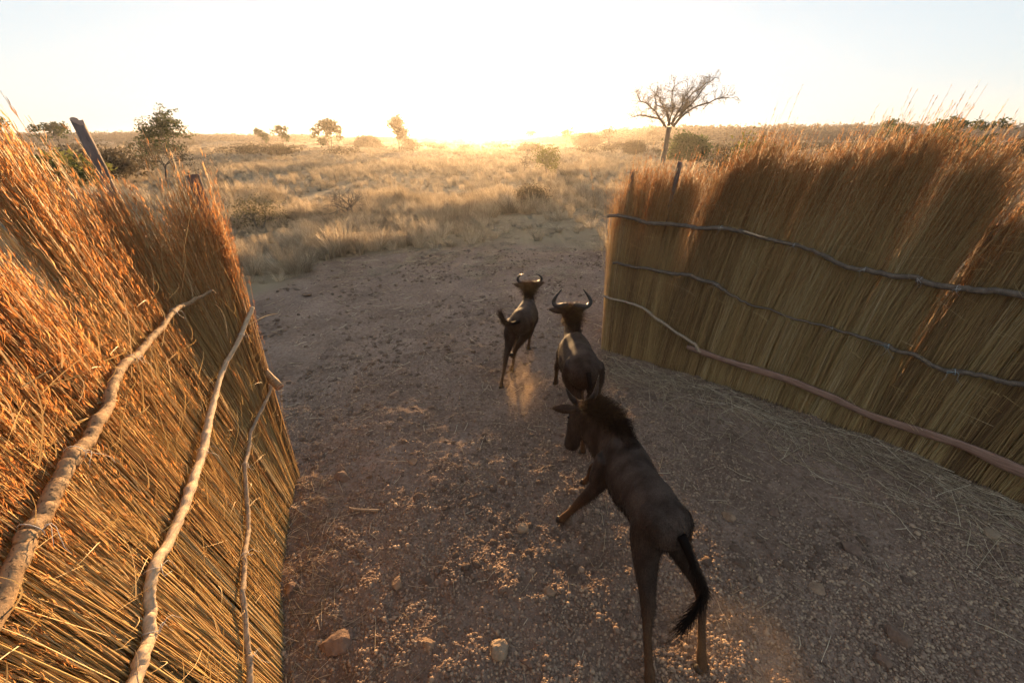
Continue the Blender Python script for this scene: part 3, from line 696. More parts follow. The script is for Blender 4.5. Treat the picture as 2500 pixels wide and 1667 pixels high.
def hair(name, roots, dirs, lens, width, sag, rnd, seed, mat, parent, segs=3):
    """tapered strands as thin strips"""
    r = np.random.default_rng(seed); n = len(roots); t = np.linspace(0, 1, segs + 1)
    dirs = dirs / (np.linalg.norm(dirs, axis=1)[:, None] + 1e-9)
    P = roots[:, None, :] + dirs[:, None, :] * lens[:, None, None] * t[None, :, None]
    P = P + np.asarray(sag)[None, None, :] * (lens[:, None] * t[None, :] ** 2)[..., None]
    P = P + (r.normal(size=(n, 1, 3)) * .12) * (lens[:, None] * t ** 2)[..., None]
    sd = np.cross(dirs, r.normal(size=(n, 3))); sd /= np.linalg.norm(sd, axis=1)[:, None] + 1e-9
    w_ = width * (1 - .8 * t)
    A = P - sd[:, None, :] * w_[None, :, None]; B = P + sd[:, None, :] * w_[None, :, None]
    V = np.stack([A, B], 2).reshape(-1, 3); k = 2 * (segs + 1); base = (np.arange(n) * k)[:, None]; s = np.arange(segs)[None, :] * 2
    F = np.stack([base + s, base + s + 1, base + s + 3, base + s + 2], -1).reshape(-1, 4)
    me = mesh_np(name, V, F, {'rnd': np.repeat(np.clip(rnd, 0, 1), k)}, smooth=False)
    return link(name, me, mat, parent)

def wildebeest(label, spine, head, legs, horns, ears, tailp, vox=.011, mane=1.0, mlen=1.0, seed=1, root=(0, 0), size=1.0, face_tan=.6, belly=True, extra=()):
    r = np.random.default_rng(seed)
    E_ = empty('wildebeest', (root[0], root[1], 0)); tag(E_, label, 'wildebeest', 'wildebeest running out of the pen')
    mb = MB()
    st = [(p[0], p[1], p[2] - p[4], p[3], p[4]) for p in spine]           # given by their top line
    loft(mb, st, 40, 24)
    hq = [(p[0], p[1], p[2]) for p in head]; limb(mb, hq, [p[3] for p in head], 24, 16)
    for (c, r3, rz) in extra: blob(mb, c, r3, Matrix.Rotation(rz, 3, 'Z').to_quaternion() if rz else None)
    for lg in legs: limb(mb, [p[:3] for p in lg], [p[3] for p in lg], 34, 14)
    me = remesh(mb, vox)
    n = len(me.vertices); co = np.empty(n * 3, np.float32); me.vertices.foreach_get('co', co); co = co.reshape(-1, 3).astype(float)
    # lower legs and brow are tan-brown on these animals
    tan = np.clip((.62 - co[:, 2]) / .35, 0, 1) * .8
    h0 = np.array(head[0][:3]); h1 = np.array(head[1][:3]); dd = np.minimum(np.linalg.norm(co - h0, axis=1), np.linalg.norm(co - h1, axis=1))
    tan = np.maximum(tan, np.clip(1 - dd / .13, 0, 1) * face_tan); tan = np.maximum(tan, .12)
    a = me.attributes.new('tan', 'FLOAT', 'POINT'); a.data.foreach_set('value', tan.astype(np.float32))
    link('body', me, M['coat'], E_)
    no = np.empty(n * 3, np.float32); me.vertices.foreach_get('normal', no); no = no.reshape(-1, 3).astype(float)
    # short coat
    k = r.choice(n, min(n, 20000), replace=False); fl = np.array(spine[0][:3]) - np.array(spine[-1][:3]); fl /= np.linalg.norm(fl)
    d = no[k] * .30 + fl * .6 + np.array([0, 0, -.55]) + r.normal(size=(len(k), 3)) * .15
    hair('coat_hair', co[k] - no[k] * .002, d, (.014 + .018 * r.random(len(k))) * size, .0011, (0, 0, -.15), .2 + .5 * r.random(len(k)) * .6 + tan[k] * .5, seed, M['fur'], E_, 2)
    # mane from the poll down to behind the withers
    i0 = len(spine) - 1; tops = np.array([p[:3] for p in spine]); wid = np.array([p[3] for p in spine])
    cm = catmull(tops[-6:], 200); m = int(8000 * mane); u = r.random(m) ** .8; ii = np.clip((u * 199).astype(int), 0, 199)
    T = np.gradient(cm, axis=0); T /= np.linalg.norm(T, axis=1)[:, None]; side = np.cross(T, [0, 0, 1.0]); side /= np.linalg.norm(side, axis=1)[:, None]
    lat = r.normal(size=m) * (.018 + .02 * np.clip((u - .15) / .5, 0, 1))
    root_ = cm[ii] + side[ii] * lat[:, None] - np.array([0, 0, .02])
    rise = np.clip((u - .15) / .5, 0, 1)
    dr = np.array([0, 0, 1.0]) * (.30 + .5 * rise)[:, None] + side[ii] * (np.sign(lat) * (.05 + .5 * rise) * (.3 + r.random(m)))[:, None] - T[ii] * (.6 - .1 * rise)[:, None] + r.normal(size=(m, 3)) * .34
    ln = (.05 + .085 * rise * (.5 + .7 * r.random(m))) * size * mlen
    hair('mane', root_, dr, ln, .0012, (0, 0, -.35), .15 + .35 * r.random(m) + .5 * (rise > .6) * r.random(m), seed + 1, M['mane'], E_, 4)
    # throat beard
    m = 500; u = r.random(m); hb = catmull(np.array([p[:3] for p in spine[-3:]]), 50); hh = np.array([2 * p[4] for p in spine[-3:]]); ii = (u * 49).astype(int)
    rt = hb[ii] - np.array([0, 0, 1.0]) * (np.interp(u, [0, .5, 1], hh))[:, None] * .95
    hair('beard', rt, np.array([0, 0, -1.0]) + r.normal(size=(m, 3)) * .2, (.08 + .07 * r.random(m)) * size, .0018, (0, 0, 0), r.random(m) * .5, seed + 2, M['mane'], E_, 3)
    # horns, ears, hooves, tail
    for hp, hr in horns:
        q = catmull(np.concatenate([np.array(hp, float), np.array(hr, float)[:, None]], 1), 26)
        rr = q[:, 3] * (1 + .05 * np.sin(np.linspace(0, 40, 26)) * np.linspace(1, 0, 26))
        h = MB(); h.tube(q[:, :3], np.maximum(rr, .0025), 12, True); link('horn', h.mesh('horn'), M['horn'], E_)
    for (a0, a1, wv, back) in ears:
        a0, a1, wv, back = map(lambda q: np.array(q, float), (a0, a1, wv, back)); n_, m_ = 12, 9; V = []
        for i in range(n_):
            t = i / (n_ - 1); wd = (math.sin(math.pi * min(1, (t * .86 + .14))) ** .75) * .5 * (1 - .12 * t); c = a0 + (a1 - a0) * t
            for sgn in (1, -1):
                for k in range(m_):
                    v = (k / (m_ - 1) - .5) * 2; V.append(c + wv * v * wd + back * (.55 * (1 - v * v) * wd * np.linalg.norm(wv) / (np.linalg.norm(back) + 1e-9) + sgn * .0022 / (np.linalg.norm(back) + 1e-9)))
        F = []; row = 2 * m_
        for i in range(n_ - 1):
            for sgn in (0, 1):
                for k in range(m_ - 1):
                    b = i * row + sgn * m_ + k; f = (b, b + 1, b + row + 1, b + row); F.append(f if sgn == 0 else f[::-1])
        em = mesh_np('ear', np.array(V), np.array(F), {'tan': np.full(len(V), .35)}); eo = link('ear', em, M['coat'], E_)
        k = r.integers(0, len(V), 500); nn = np.array(V)[k]
        hair('ear_hair', nn, np.tile(a1 - a0, (500, 1)) + r.normal(size=(500, 3)) * .05, .012 + .014 * r.random(500), .0008, (0, 0, 0), .4 + .5 * r.random(500), seed + 5, M['fur'], eo, 2).location = (0, 0, 0)
    for lg in legs:
        a_, b_ = np.array(lg[-2][:3]), np.array(lg[-1][:3]); dv = b_ - a_; dv /= np.linalg.norm(dv) + 1e-9
        f = fwd_of(spine); h = MB(); rad = lg[-1][3]
        for s_ in (-1, 1):
            sdv = np.cross(f, [0, 0, 1.0]); o_ = b_ + sdv * s_ * rad * .52
            P = np.array([o_ + [0, 0, .035], o_ + f * .006 + [0, 0, .018], o_ + f * .016 + [0, 0, -.012]]); h.tube(P, [rad * .62, rad * .72, rad * .80], 10, True)
        link('hoof', h.mesh('hoof'), M['hoof'], E_)
    tq = catmull(np.array(tailp, float), 24); h = MB(); h.tube(tq[:, :3], np.maximum(tq[:, 3], .004), 10, True); tl = link('tail', h.mesh('tail'), M['fur'], E_)
    m = 1500; u = .22 + .78 * r.random(m); ii = np.clip((u * 23).astype(int), 0, 23); TT = np.gradient(tq[:, :3], axis=0); TT /= np.linalg.norm(TT, axis=1)[:, None]
    rt = tq[ii, :3] + r.normal(size=(m, 3)) * .007; dr = TT[ii] + r.normal(size=(m, 3)) * .22
    hair('tail_hair', rt, dr, (.07 + .10 * u * r.random(m)) * size, .0018, (0, 0, -.12), .05 + .25 * r.random(m), seed + 3, M['mane'], tl, 4).location = (0, 0, 0)
    # eyes
    e0, e1 = np.array(head[1][:3]), np.array(head[2][:3]); ax = e1 - e0; ax /= np.linalg.norm(ax); sdv = np.cross(ax, fwd_of(spine)); 
    hs_ = np.array(horns[1][0][0]) - np.array(horns[0][0][0]); hs_ /= np.linalg.norm(hs_)
    for s_ in (-1, 1):
        b = MB(); blob(b, e0 + ax * .03 + hs_ * s_ * head[1][3] * .93, (.017, .017, .017)); link('eye', b.mesh('eye'), M['eye'], E_)
    return E_

def fwd_of(spine):
    f = np.array(spine[-4][:3]) - np.array(spine[1][:3]); f[2] = 0; return f / np.linalg.norm(f)

# nearest animal: head low and turned left, forelegs reaching
A3_spine = [(.955, 1.59, 1.03, .05, .06), (.93, 1.65, 1.08, .11, .12), (.90, 1.75, 1.12, .15, .175), (.88, 1.87, 1.12, .158, .19), (.865, 2.0, 1.095, .152, .20), (.855, 2.14, 1.075, .168, .225), (.85, 2.28, 1.07, .172, .25), (.835, 2.42, 1.075, .15, .26), (.80, 2.55, 1.065, .135, .25), (.745, 2.67, 1.05, .122, .225), (.68, 2.77, 1.045, .105, .175), (.62, 2.845, 1.05, .075, .09)]
A3_head = [(.61, 2.86, .99, .082), (.585, 2.88, .91, .096), (.56, 2.87, .81, .086), (.535, 2.85, .70, .070), (.52, 2.83, .62, .068), (.515, 2.82, .58, .05)]
A3_legs = [
    [(.85, 1.75, .98, .115), (.84, 1.76, .82, .115), (.828, 1.71, .68, .085), (.832, 1.60, .50, .053), (.832, 1.55, .43, .048), (.825, 1.50, .34, .031), (.826, 1.40, .18, .027), (.83, 1.345, .10, .034), (.83, 1.30, .03, .035)],
    [(.965, 1.74, .98, .110), (1.00, 1.79, .82, .108), (1.06, 1.78, .68, .080), (1.17, 1.69, .50, .050), (1.20, 1.655, .43, .046), (1.20, 1.60, .33, .030), (1.19, 1.50, .18, .026), (1.185, 1.45, .10, .033), (1.185, 1.41, .03, .034)],
    [(.72, 2.38, .86, .095), (.67, 2.36, .70, .085), (.645, 2.36, .60, .058), (.585, 2.42, .42, .048), (.555, 2.45, .34, .042), (.50, 2.49, .20, .031), (.445, 2.525, .08, .034), (.425, 2.54, .025, .034)],
    [(.86, 2.42, .86, .095), (.83, 2.50, .70, .080), (.80, 2.58, .58, .055), (.73, 2.76, .44, .040), (.71, 2.80, .36, .034), (.70, 2.84, .24, .025), (.69, 2.90, .13, .028), (.685, 2.92, .08, .030)]]
A3_horns = [([(.545, 2.875, 1.02), (.52, 2.87, 1.045), (.475, 2.83, 1.12), (.43, 2.785, 1.22)], [.031, .028, .020, .005]),
            ([(.635, 2.88, 1.025), (.655, 2.87, 1.05), (.685, 2.855, 1.14), (.70, 2.865, 1.29)], [.031, .028, .020, .005])]
A3_ears = [((.535, 2.83, .985), (.33, 2.825, 1.0), (0, .035, .075), (.0, -.05, .02)), ((.66, 2.86, .985), (.82, 2.96, .99), (-.02, .035, .07), (0, -.05, .02))]
A3_tail = [(.945, 1.585, 1.02, .028), (.985, 1.545, .93, .024), (1.04, 1.535, .80, .018), (1.10, 1.545, .68, .014), (1.14, 1.55, .58, .012), (1.09, 1.50, .50, .010), (1.03, 1.46, .44, .006)]
wildebeest('nearest dark wildebeest with short horns, head lowered and tail hanging, beside the shaded ground', A3_spine, A3_head, A3_legs, A3_horns, A3_ears, A3_tail, .0092, 1.7, 1.2, 3, (.82, 2.0), 1.0, .5, extra=[((.785, 1.91, 1.03), (.035, .06, .035), 0), ((.965, 1.91, 1.03), (.035, .06, .035), 0), ((.84, 1.72, 1.0), (.09, .12, .10), 0), ((.95, 1.72, 1.0), (.09, .12, .10), 0), ((.775, 2.38, .92), (.075, .10, .12), 0), ((.765, 2.40, .80), (.08, .13, .18), 0), ((.89, 2.42, .80), (.075, .13, .17), 0)])

# middle animal: wide curved horns, seen from behind
A2_spine = [(.725, 3.40, 1.02, .05, .06), (.725, 3.46, 1.07, .11, .12), (.72, 3.56, 1.115, .165, .19), (.72, 3.70, 1.12, .180, .22), (.715, 3.86, 1.10, .185, .24), (.71, 4.0, 1.085, .195, .26), (.71, 4.15, 1.09, .190, .27), (.715, 4.28, 1.10, .150, .25), (.715, 4.38, 1.11, .105, .19), (.71, 4.46, 1.15, .085, .145), (.70, 4.535, 1.205, .072, .10), (.695, 4.59, 1.235, .06, .07)]
A2_head = [(.695, 4.58, 1.185, .074), (.695, 4.65, 1.13, .080), (.695, 4.76, 1.04, .068), (.695, 4.86, .95, .056), (.695, 4.93, .88, .058), (.695, 4.96, .85, .045)]
A2_legs = [
    [(.635, 3.60, .98, .11), (.615, 3.66, .82, .105), (.64, 3.64, .68, .072), (.70, 3.52, .50, .043), (.72, 3.48, .43, .037), (.73, 3.45, .33, .028), (.74, 3.42, .18, .025), (.745, 3.40, .10, .031), (.745, 3.40, .03, .031)],
    [(.81, 3.60, .98, .11), (.84, 3.62, .82, .105), (.84, 3.58, .68, .072), (.85, 3.42, .52, .043), (.85, 3.37, .46, .037), (.85, 3.30, .37, .028), (.86, 3.20, .24, .025), (.86, 3.15, .17, .031), (.86, 3.11, .12, .031)],
    [(.64, 4.22, .88, .10), (.605, 4.32, .72, .085), (.595, 4.42, .60, .058), (.58, 4.60, .42, .040), (.58, 4.66, .34, .034), (.585, 4.70, .2, .026), (.59, 4.75, .08, .030), (.59, 4.765, .025, .031)],
    [(.79, 4.22, .88, .10), (.82, 4.26, .72, .085), (.82, 4.26, .60, .058), (.82, 4.14, .44, .040), (.82, 4.10, .38, .034), (.82, 4.02, .28, .026), (.82, 3.95, .20, .030), (.82, 3.92, .16, .031)]]
A2_horns = [([(.655, 4.575, 1.235), (.60, 4.56, 1.235), (.525, 4.58, 1.225), (.495, 4.605, 1.27), (.52, 4.60, 1.34), (.585, 4.60, 1.43)], [.036, .034, .029, .024, .017, .004]),
            ([(.735, 4.575, 1.235), (.80, 4.55, 1.235), (.89, 4.57, 1.225), (.935, 4.605, 1.27), (.90, 4.62, 1.34), (.83, 4.60, 1.43)], [.036, .034, .029, .024, .017, .004])]
A2_ears = [((.64, 4.55, 1.17), (.43, 4.53, 1.20), (0, .035, .075), (0, -.05, .02)), ((.755, 4.55, 1.17), (.90, 4.60, 1.20), (0, .035, .07), (0, -.05, .02))]
A2_tail = [(.725, 3.40, 1.01, .028), (.74, 3.355, .92, .022), (.75, 3.36, .78, .016), (.74, 3.38, .64, .013), (.73, 3.36, .52, .010), (.72, 3.33, .42, .006)]
wildebeest('stout wildebeest with the widest curved horns, middle of the three animals', A2_spine, A2_head, A2_legs, A2_horns, A2_ears, A2_tail, .0125, 1.0, 1.0, 5, (.72, 4.0), 1.0, .75, extra=[((.65, 4.2, .82), (.08, .15, .18), 0), ((.78, 4.2, .82), (.08, .15, .18), 0)])

# farthest animal: tail whisked to the left, head up between short curved horns
A1_spine = [(.085, 4.68, .97, .045, .05), (.09, 4.73, 1.02, .10, .11), (.105, 4.83, 1.06, .140, .165), (.13, 4.96, 1.06, .148, .18), (.16, 5.10, 1.04, .145, .19), (.19, 5.25, 1.02, .150, .21), (.215, 5.40, 1.01, .150, .225), (.235, 5.53, 1.015, .120, .22), (.245, 5.64, 1.02, .090, .17), (.25, 5.74, 1.04, .074, .13), (.25, 5.83, 1.065, .066, .095), (.25, 5.89, 1.085, .052, .06)]
A1_head = [(.25, 5.885, 1.035, .066), (.255, 5.94, .975, .070), (.26, 6.02, .885, .060), (.265, 6.09, .80, .050), (.268, 6.14, .74, .050), (.27, 6.16, .71, .038)]
A1_legs = [
    [(.02, 4.84, .92, .095), (-.02, 4.84, .76, .088), (-.035, 4.82, .62, .060), (-.075, 4.745, .47, .038), (-.085, 4.725, .40, .033), (-.10, 4.715, .30, .025), (-.13, 4.69, .15, .022), (-.14, 4.675, .08, .028), (-.145, 4.665, .025, .029)],
    [(.19, 4.86, .92, .095), (.205, 4.96, .76, .088), (.17, 5.03, .62, .060), (.065, 5.03, .45, .038), (.035, 5.02, .38, .033), (.025, 5.06, .27, .025), (.015, 5.10, .14, .022), (.0, 5.12, .08, .028), (-.005, 5.13, .03, .029)],
    [(.14, 5.48, .80, .085), (.10, 5.44, .66, .072), (.085, 5.40, .56, .050), (.05, 5.22, .42, .036), (.04, 5.17, .36, .031), (.02, 5.08, .30, .023), (.0, 5.02, .32, .026), (-.01, 5.0, .34, .026)],
    [(.29, 5.48, .80, .085), (.31, 5.54, .66, .072), (.31, 5.60, .55, .050), (.29, 5.70, .40, .036), (.28, 5.74, .32, .031), (.27, 5.76, .2, .023), (.26, 5.80, .08, .028), (.26, 5.81, .025, .029)]]
A1_horns = [([(.215, 5.885, 1.08), (.16, 5.885, 1.085), (.105, 5.90, 1.10), (.085, 5.90, 1.15), (.11, 5.88, 1.20), (.165, 5.83, 1.24)], [.026, .025, .022, .018, .013, .003]),
            ([(.285, 5.885, 1.08), (.35, 5.89, 1.085), (.42, 5.91, 1.10), (.44, 5.91, 1.15), (.41, 5.88, 1.20), (.35, 5.83, 1.24)], [.026, .025, .022, .018, .013, .003])]
A1_ears = [((.20, 5.85, 1.03), (.02, 5.84, 1.085), (0, .03, .075), (0, -.05, .02)), ((.305, 5.85, 1.03), (.475, 5.86, 1.10), (0, .03, .085), (0, -.05, .02))]
A1_tail = [(.085, 4.68, .985, .026), (.05, 4.635, .985, .024), (-.01, 4.62, .98, .020), (-.06, 4.63, .985, .015), (-.095, 4.65, 1.01, .011), (-.12, 4.67, 1.05, .007)]
wildebeest('slim wildebeest farthest away, tail whisked left over its rump, small horns', A1_spine, A1_head, A1_legs, A1_horns, A1_ears, A1_tail, .0125, 1.0, 1.15, 9, (.15, 5.2), .9, .6, extra=[((.17, 5.47, .78), (.07, .12, .15), 0), ((.27, 5.47, .78), (.07, .12, .15), 0)])

# ------------------------------------------------------------------ trees and shrubs
def branches(mb, r, p, d, L, rad, lv, maxlv, prm, tips):
    """recursive crooked limb; collects twig tips"""
    n = prm.get('segs', 5); pts = [p.copy()]; dd = d.copy(); nz = r.normal(size=(n, 3)) * prm['crook'] * (.35 if lv == 0 else 1)
    upz = prm['up'][min(lv, len(prm['up']) - 1)]
    for k in range(n):
        dd = dd + nz[k]; dd[2] += upz; dd = dd / math.sqrt(dd @ dd); pts.append(pts[-1] + dd * (L / n))
    rr = np.linspace(rad, rad * prm.get('taper', .62), n + 1)
    mb.tube(np.array(pts), rr, 8 if lv < 2 else (5 if lv < 3 else 3), lv >= maxlv)
    if lv >= maxlv: tips.append((pts[-1], dd)); tips.append((pts[-2], dd)); return
    kids = prm['kids'][min(lv, len(prm['kids']) - 1)]; ln = prm['len']; ln = ln[min(lv, len(ln) - 1)] if isinstance(ln, list) else ln
    rk = prm.get('rk', .66); rk = rk[min(lv, len(rk) - 1)] if isinstance(rk, list) else rk
    a0 = r.random() * 6.283; v = np.array([.31, .17, .9]) if abs(dd[2]) < .8 else np.array([.9, .1, .2])
    t = np.array([dd[1] * v[2] - dd[2] * v[1], dd[2] * v[0] - dd[0] * v[2], dd[0] * v[1] - dd[1] * v[0]]); t /= math.sqrt(t @ t)
    u = np.array([dd[1] * t[2] - dd[2] * t[1], dd[2] * t[0] - dd[0] * t[2], dd[0] * t[1] - dd[1] * t[0]])
    for c in range(kids):
        at = n if c < 2 else int(r.integers(max(1, n // 3), n))
        if lv == 0: at = n if c < kids * .7 else n - 1
        a = a0 + (c + r.random() * .5) * 6.283 / kids; sp = prm['spread'][min(lv, len(prm['spread']) - 1)] * (.6 + .8 * r.random())
        nd = dd * math.cos(sp) + (t * math.cos(a) + u * math.sin(a)) * math.sin(sp)
        branches(mb, r, pts[at], nd, L * ln * (.75 + .5 * r.random()), rr[at] * rk, lv + 1, maxlv, prm, tips)

def leaves(tips, r, per, size, spread, flatz=.6):
    tp = np.array([t[0] for t in tips]); n = len(tp) * per; c = np.repeat(tp, per, 0)
    c = c + r.normal(size=(n, 3)) * spread * np.array([1, 1, flatz])
    a = r.normal(size=(n, 3)); a /= np.linalg.norm(a, axis=1)[:, None]; b = np.cross(a, r.normal(size=(n, 3))); b /= np.linalg.norm(b, axis=1)[:, None]
    s = (size * (.6 + .8 * r.random(n)))[:, None]
    V = np.stack([c - a * s, c + b * s * .5, c + a * s, c - b * s * .5], 1).reshape(-1, 3)
    clump = np.repeat(r.random(len(tp)), per)
    return mesh_np('crown', V, np.arange(4 * n).reshape(-1, 4), {'rnd': np.repeat(np.clip(.6 * clump + .4 * r.random(n), 0, 1), 4)}, smooth=False)

def tree(name, label, x, y, h, seed, prm, maxlv, trunk_r, per, lsize, lspread, leafm, cat='tree', group=None, lean=(0, 0), stems=1, flatz=.6, wide=1.0, barkm='bark'):
    r = np.random.default_rng(seed); zb = on_ground(x, y) - .05; E_ = empty(name, (x, y, zb)); tag(E_, label, cat, group)
    mb = MB(); tips = []
    for k in range(stems):
        a = r.random() * 6.28; o_ = .12 * trunk_r * 10 * (stems > 1)
        d = np.array([lean[0] + (stems > 1) * .35 * math.cos(a), lean[1] + (stems > 1) * .35 * math.sin(a), 1.0]); d /= np.linalg.norm(d)
        branches(mb, r, np.array([o_ * math.cos(a), o_ * math.sin(a), 0.0]), d, prm['trunk'], trunk_r, 0, maxlv, prm, tips)
    allz = np.concatenate([v[:, 2] for v in mb.V]); k = h / max(allz.max() + lspread, .01)
    for q in range(len(mb.V)): mb.V[q] = mb.V[q] * np.array([k * wide, k * wide, k])
    tips = [(t[0] * np.array([k * wide, k * wide, k]), t[1]) for t in tips]
    link('trunk', mb.mesh('trunk'), M[barkm], E_, (0, 0, 0))
    if per: link('crown', leaves(tips, r, per, lsize, lspread, flatz), M[leafm], E_, (0, 0, 0))
    return E_

def bare_tree(x, y):
    """spreading leafless tree: a short trunk, ten main limbs, crooked side branches and twigs (u across, w up, in metres)"""
    r = np.random.default_rng(12); E_ = empty('bare_tree', (x, y, 0)); tag(E_, 'large leafless spreading tree standing behind the shaded fence', 'tree')
    mb = MB(); tips = []
    P = catmull([(-.05, 0, -.2), (-.03, 0, 1.2), (.02, 0, 2.6), (.06, 0, 3.7), (.08, 0, 4.25)], 12); mb.tube(P, np.interp(np.linspace(0, 1, 12), [0, .15, .7, 1], [.36, .28, .26, .31]), 12, False, 0, .05, r)
    K = .0073
    LM = [((820, 870), (700, 730), (480, 690), (350, 670), (245, 725)), ((790, 840), (690, 720), (600, 610), (500, 530), (400, 460), (300, 430), (230, 330)),
          ((840, 850), (830, 760), (790, 640), (770, 560), (590, 520), (540, 440), (520, 360)), ((870, 830), (840, 680), (830, 560), (760, 490), (710, 350), (680, 270)),
          ((885, 820), (865, 660), (830, 560), (790, 440), (800, 330), (740, 220)), ((900, 820), (905, 680), (930, 540), (905, 400), (940, 260)),
          ((915, 830), (930, 720), (970, 620), (1000, 560), (980, 450), (1000, 300)), ((930, 850), (1000, 700), (1010, 580), (1080, 450), (1140, 280), (1160, 180)),
          ((1090, 430), (1160, 290), (1240, 240), (1310, 160), (1370, 130)), ((945, 870), (1050, 690), (1200, 550), (1400, 460), (1510, 405), (1610, 400)), ((1010, 680), (1130, 510), (1240, 440), (1230, 370)),
          ((860, 840), (800, 760), (720, 700), (650, 660)), ((905, 840), (940, 740), (1000, 660), (1060, 560))]
    def tw(p, d, L, rad, lv):
        n = 5; pts = [p]; nz = r.normal(size=(n, 3)) * .30
        for k in range(n):
            d = d + nz[k]; d[2] += .03; d = d / math.sqrt(d @ d); pts.append(pts[-1] + d * L / n)
        mb.tube(np.array(pts), np.linspace(rad, rad * .55, n + 1), 4 if lv < 2 else 3, False)
        if lv >= 3:
            tips.append((pts[-1], d)); return
        for c in range(3 if lv < 2 else 3):
            a = pts[n - (c % 3)]; nd = d + r.normal(size=3) * .55; tw(a, nd / math.sqrt(nd @ nd), L * (.55 + .3 * r.random()), rad * .68, lv + 1)
    for q, lm in enumerate(LM):
        m = len(lm); depth = (r.random() - .5) * 2 * (5.5 if 2 < q < 8 or q > 9 else 2.6); n = 6 * m
        C = np.array([((a - 860) * K * .93, 0, 4.25 + (870 - b) * K * .80) for a, b in lm]); C[:, 1] = depth * np.linspace(0, 1, m) ** 1.2
        Q = catmull(C, n); Q += np.cumsum(r.normal(size=(n, 3)) * .018, 0)
        r0 = .12 if q in (1, 7, 9, 0) else .085; R_ = np.linspace(r0, .035, n); mb.tube(Q, R_, 7, False)
        T = np.gradient(Q, axis=0); T /= np.linalg.norm(T, axis=1)[:, None]
        for k in range(int(n * .25), n):
            d = T[k] * .7 + r.normal(size=3) * .6 + np.array([0, 0, .35]); tw(Q[k], d / math.sqrt(d @ d), .35 + .55 * r.random(), max(R_[k] * .42, .020), 1)
        tw(Q[-1], T[-1], .8, .03, 1)
    link('trunk', mb.mesh('trunk'), M['bark'], E_, (0, 0, 0))
    link('crown', leaves([t for t in tips if r.random() < .35], r, 1, .06, .05), M['leaf_brown'], E_, (0, 0, 0))
bare_tree(17.85, 53)
OPEN = dict(crook=.18, up=[.05, .04, .02, 0], kids=[4, 3, 3], spread=[.6, .65, .7], len=.66, rk=.68, trunk=2.0, segs=4)
tree('green_tree', 'green leafy tree with leaning twin stems behind the sunlit fence', -32.6, 43, 6.1, 24, dict(OPEN, trunk=3.0), 4, .13, 11, .10, .24, 'leaf', lean=(-.16, 0), stems=2, flatz=.4, wide=.8)
tree('dark_tree', 'dark leaning sparse tree just left of the green leafy tree', -25.2, 32, 3.2, 22, OPEN, 3, .11, 9, .08, .25, 'leaf_brown', lean=(.5, 0), wide=.9)
HZ = 'trees along the horizon'
def hz(x, y, h, sd, lab, leafm='leaf_brown', wide=1.0, per=22, stems=1, lean=(0, 0), prm=dict(OPEN, trunk=3.4), nm='savanna_tree'):
    tree(nm, lab, x, y, h, sd, prm, 3, .15, int(per * .8), .034 * h, .058 * h, leafm, group=HZ, wide=wide, stems=stems, lean=lean, flatz=.55)
hz(-82, 150, 6.6, 31, 'small flat-crowned tree, leftmost of the two side by side left of centre', 'leaf', .62)
hz(-65, 130, 6.8, 32, 'small flat-crowned tree, right one of the pair left of centre', 'leaf', .68)
hz(-48, 120, 7.9, 33, 'rounded tree with two slender stems, between the pair and the gnarled tree', 'leaf', .60, 26, 2)
hz(-27, 110, 8.3, 34, 'gnarled double-crowned tree glowing amber, left of the sun', 'leaf_brown', .75, 20, 2)
hz(10, 260, 7.8, 35, 'tiny flat tree on the horizon just right of the sun')
hz(23.6, 200, 7.8, 36, 'small crooked tree on the horizon, second right of the sun', wide=.8)
hz(31.8, 150, 8.0, 37, 'bare-looking round-crowned tree on the horizon, left of the large leafless tree', wide=1.15, per=5, prm=dict(OPEN, len=.72))
hz(67, 220, 7.2, 38, 'hazy horizon tree seen just left of the large leafless trunk')
hz(69, 72, 6.3, 39, 'dark flat-topped umbrella tree above the right fence', 'leaf', 1.5, 44)
hz(91, 110, 7.6, 40, 'small dark umbrella tree left of the big flat-topped one', 'leaf', 1.2, 40)
hz(-54.5, 46, 6.0, 41, 'green tree half cut by the left picture edge', 'leaf', 1.1, 26)
hz(-88.6, 90, 6.0, 42, 'low green tree behind the tall reed tips at far left', 'leaf', 1.2, 26)
BUSH = dict(crook=.22, up=[.02, 0, 0], kids=[4, 4, 3], spread=[.7, .7, .8], len=.75, rk=.65, trunk=.7, segs=4)
def bush(nm, lab, x, y, h, sd, leafm, per, wide=1.2, ls=.05, stems=4, cat='bush', lsp=.14, group=None):
    tree(nm, lab, x, y, h, sd, BUSH, 3, .05, per, ls * h, lsp * h, leafm, cat=cat, wide=wide, stems=stems, flatz=.8, barkm='twig', group=group)
bush('green_bush', 'rounded dark green bush right of the leafless tree trunk', 26.3, 68, 4.4, 51, 'leaf', 30, 1.25)
bush('sapling', 'upright yellow-green sapling showing above the shaded fence', 15.6, 30, 3.9, 52, 'leaf_yellow', 9, .55, .03, 2, 'sapling', .10)
bush('grey_bush', 'grey twiggy bush left of the yellow-green sapling', 14.6, 31, 3.0, 53, 'leaf_brown', 8, 1.3, .02)
bush('grey_bush', 'broad grey twiggy bush behind the tallest reed tips at right', 40, 46, 4.4, 54, 'leaf_brown', 12, 1.5, .025)
bush('green_bush', 'wide dark bush under the flat-topped umbrella tree', 62, 66, 4.2, 55, 'leaf', 24, 1.7)
bush('grey_bush', 'dusky bush at the right picture edge below the umbrella tree', 82, 70, 4.4, 56, 'leaf_brown', 22, 1.7)
bush('sapling', 'lone yellow-green sapling right of the sun on the plain', 3.1, 40, 2.8, 57, 'leaf_yellow', 8, .7, .03, 2, 'sapling', .09)
bush('sapling', 'thin dry sapling left of the yellow-green one, below the sun', 1.2, 44, 2.1, 63, 'leaf_brown', 3, .5, .03, 1, 'sapling', .09)
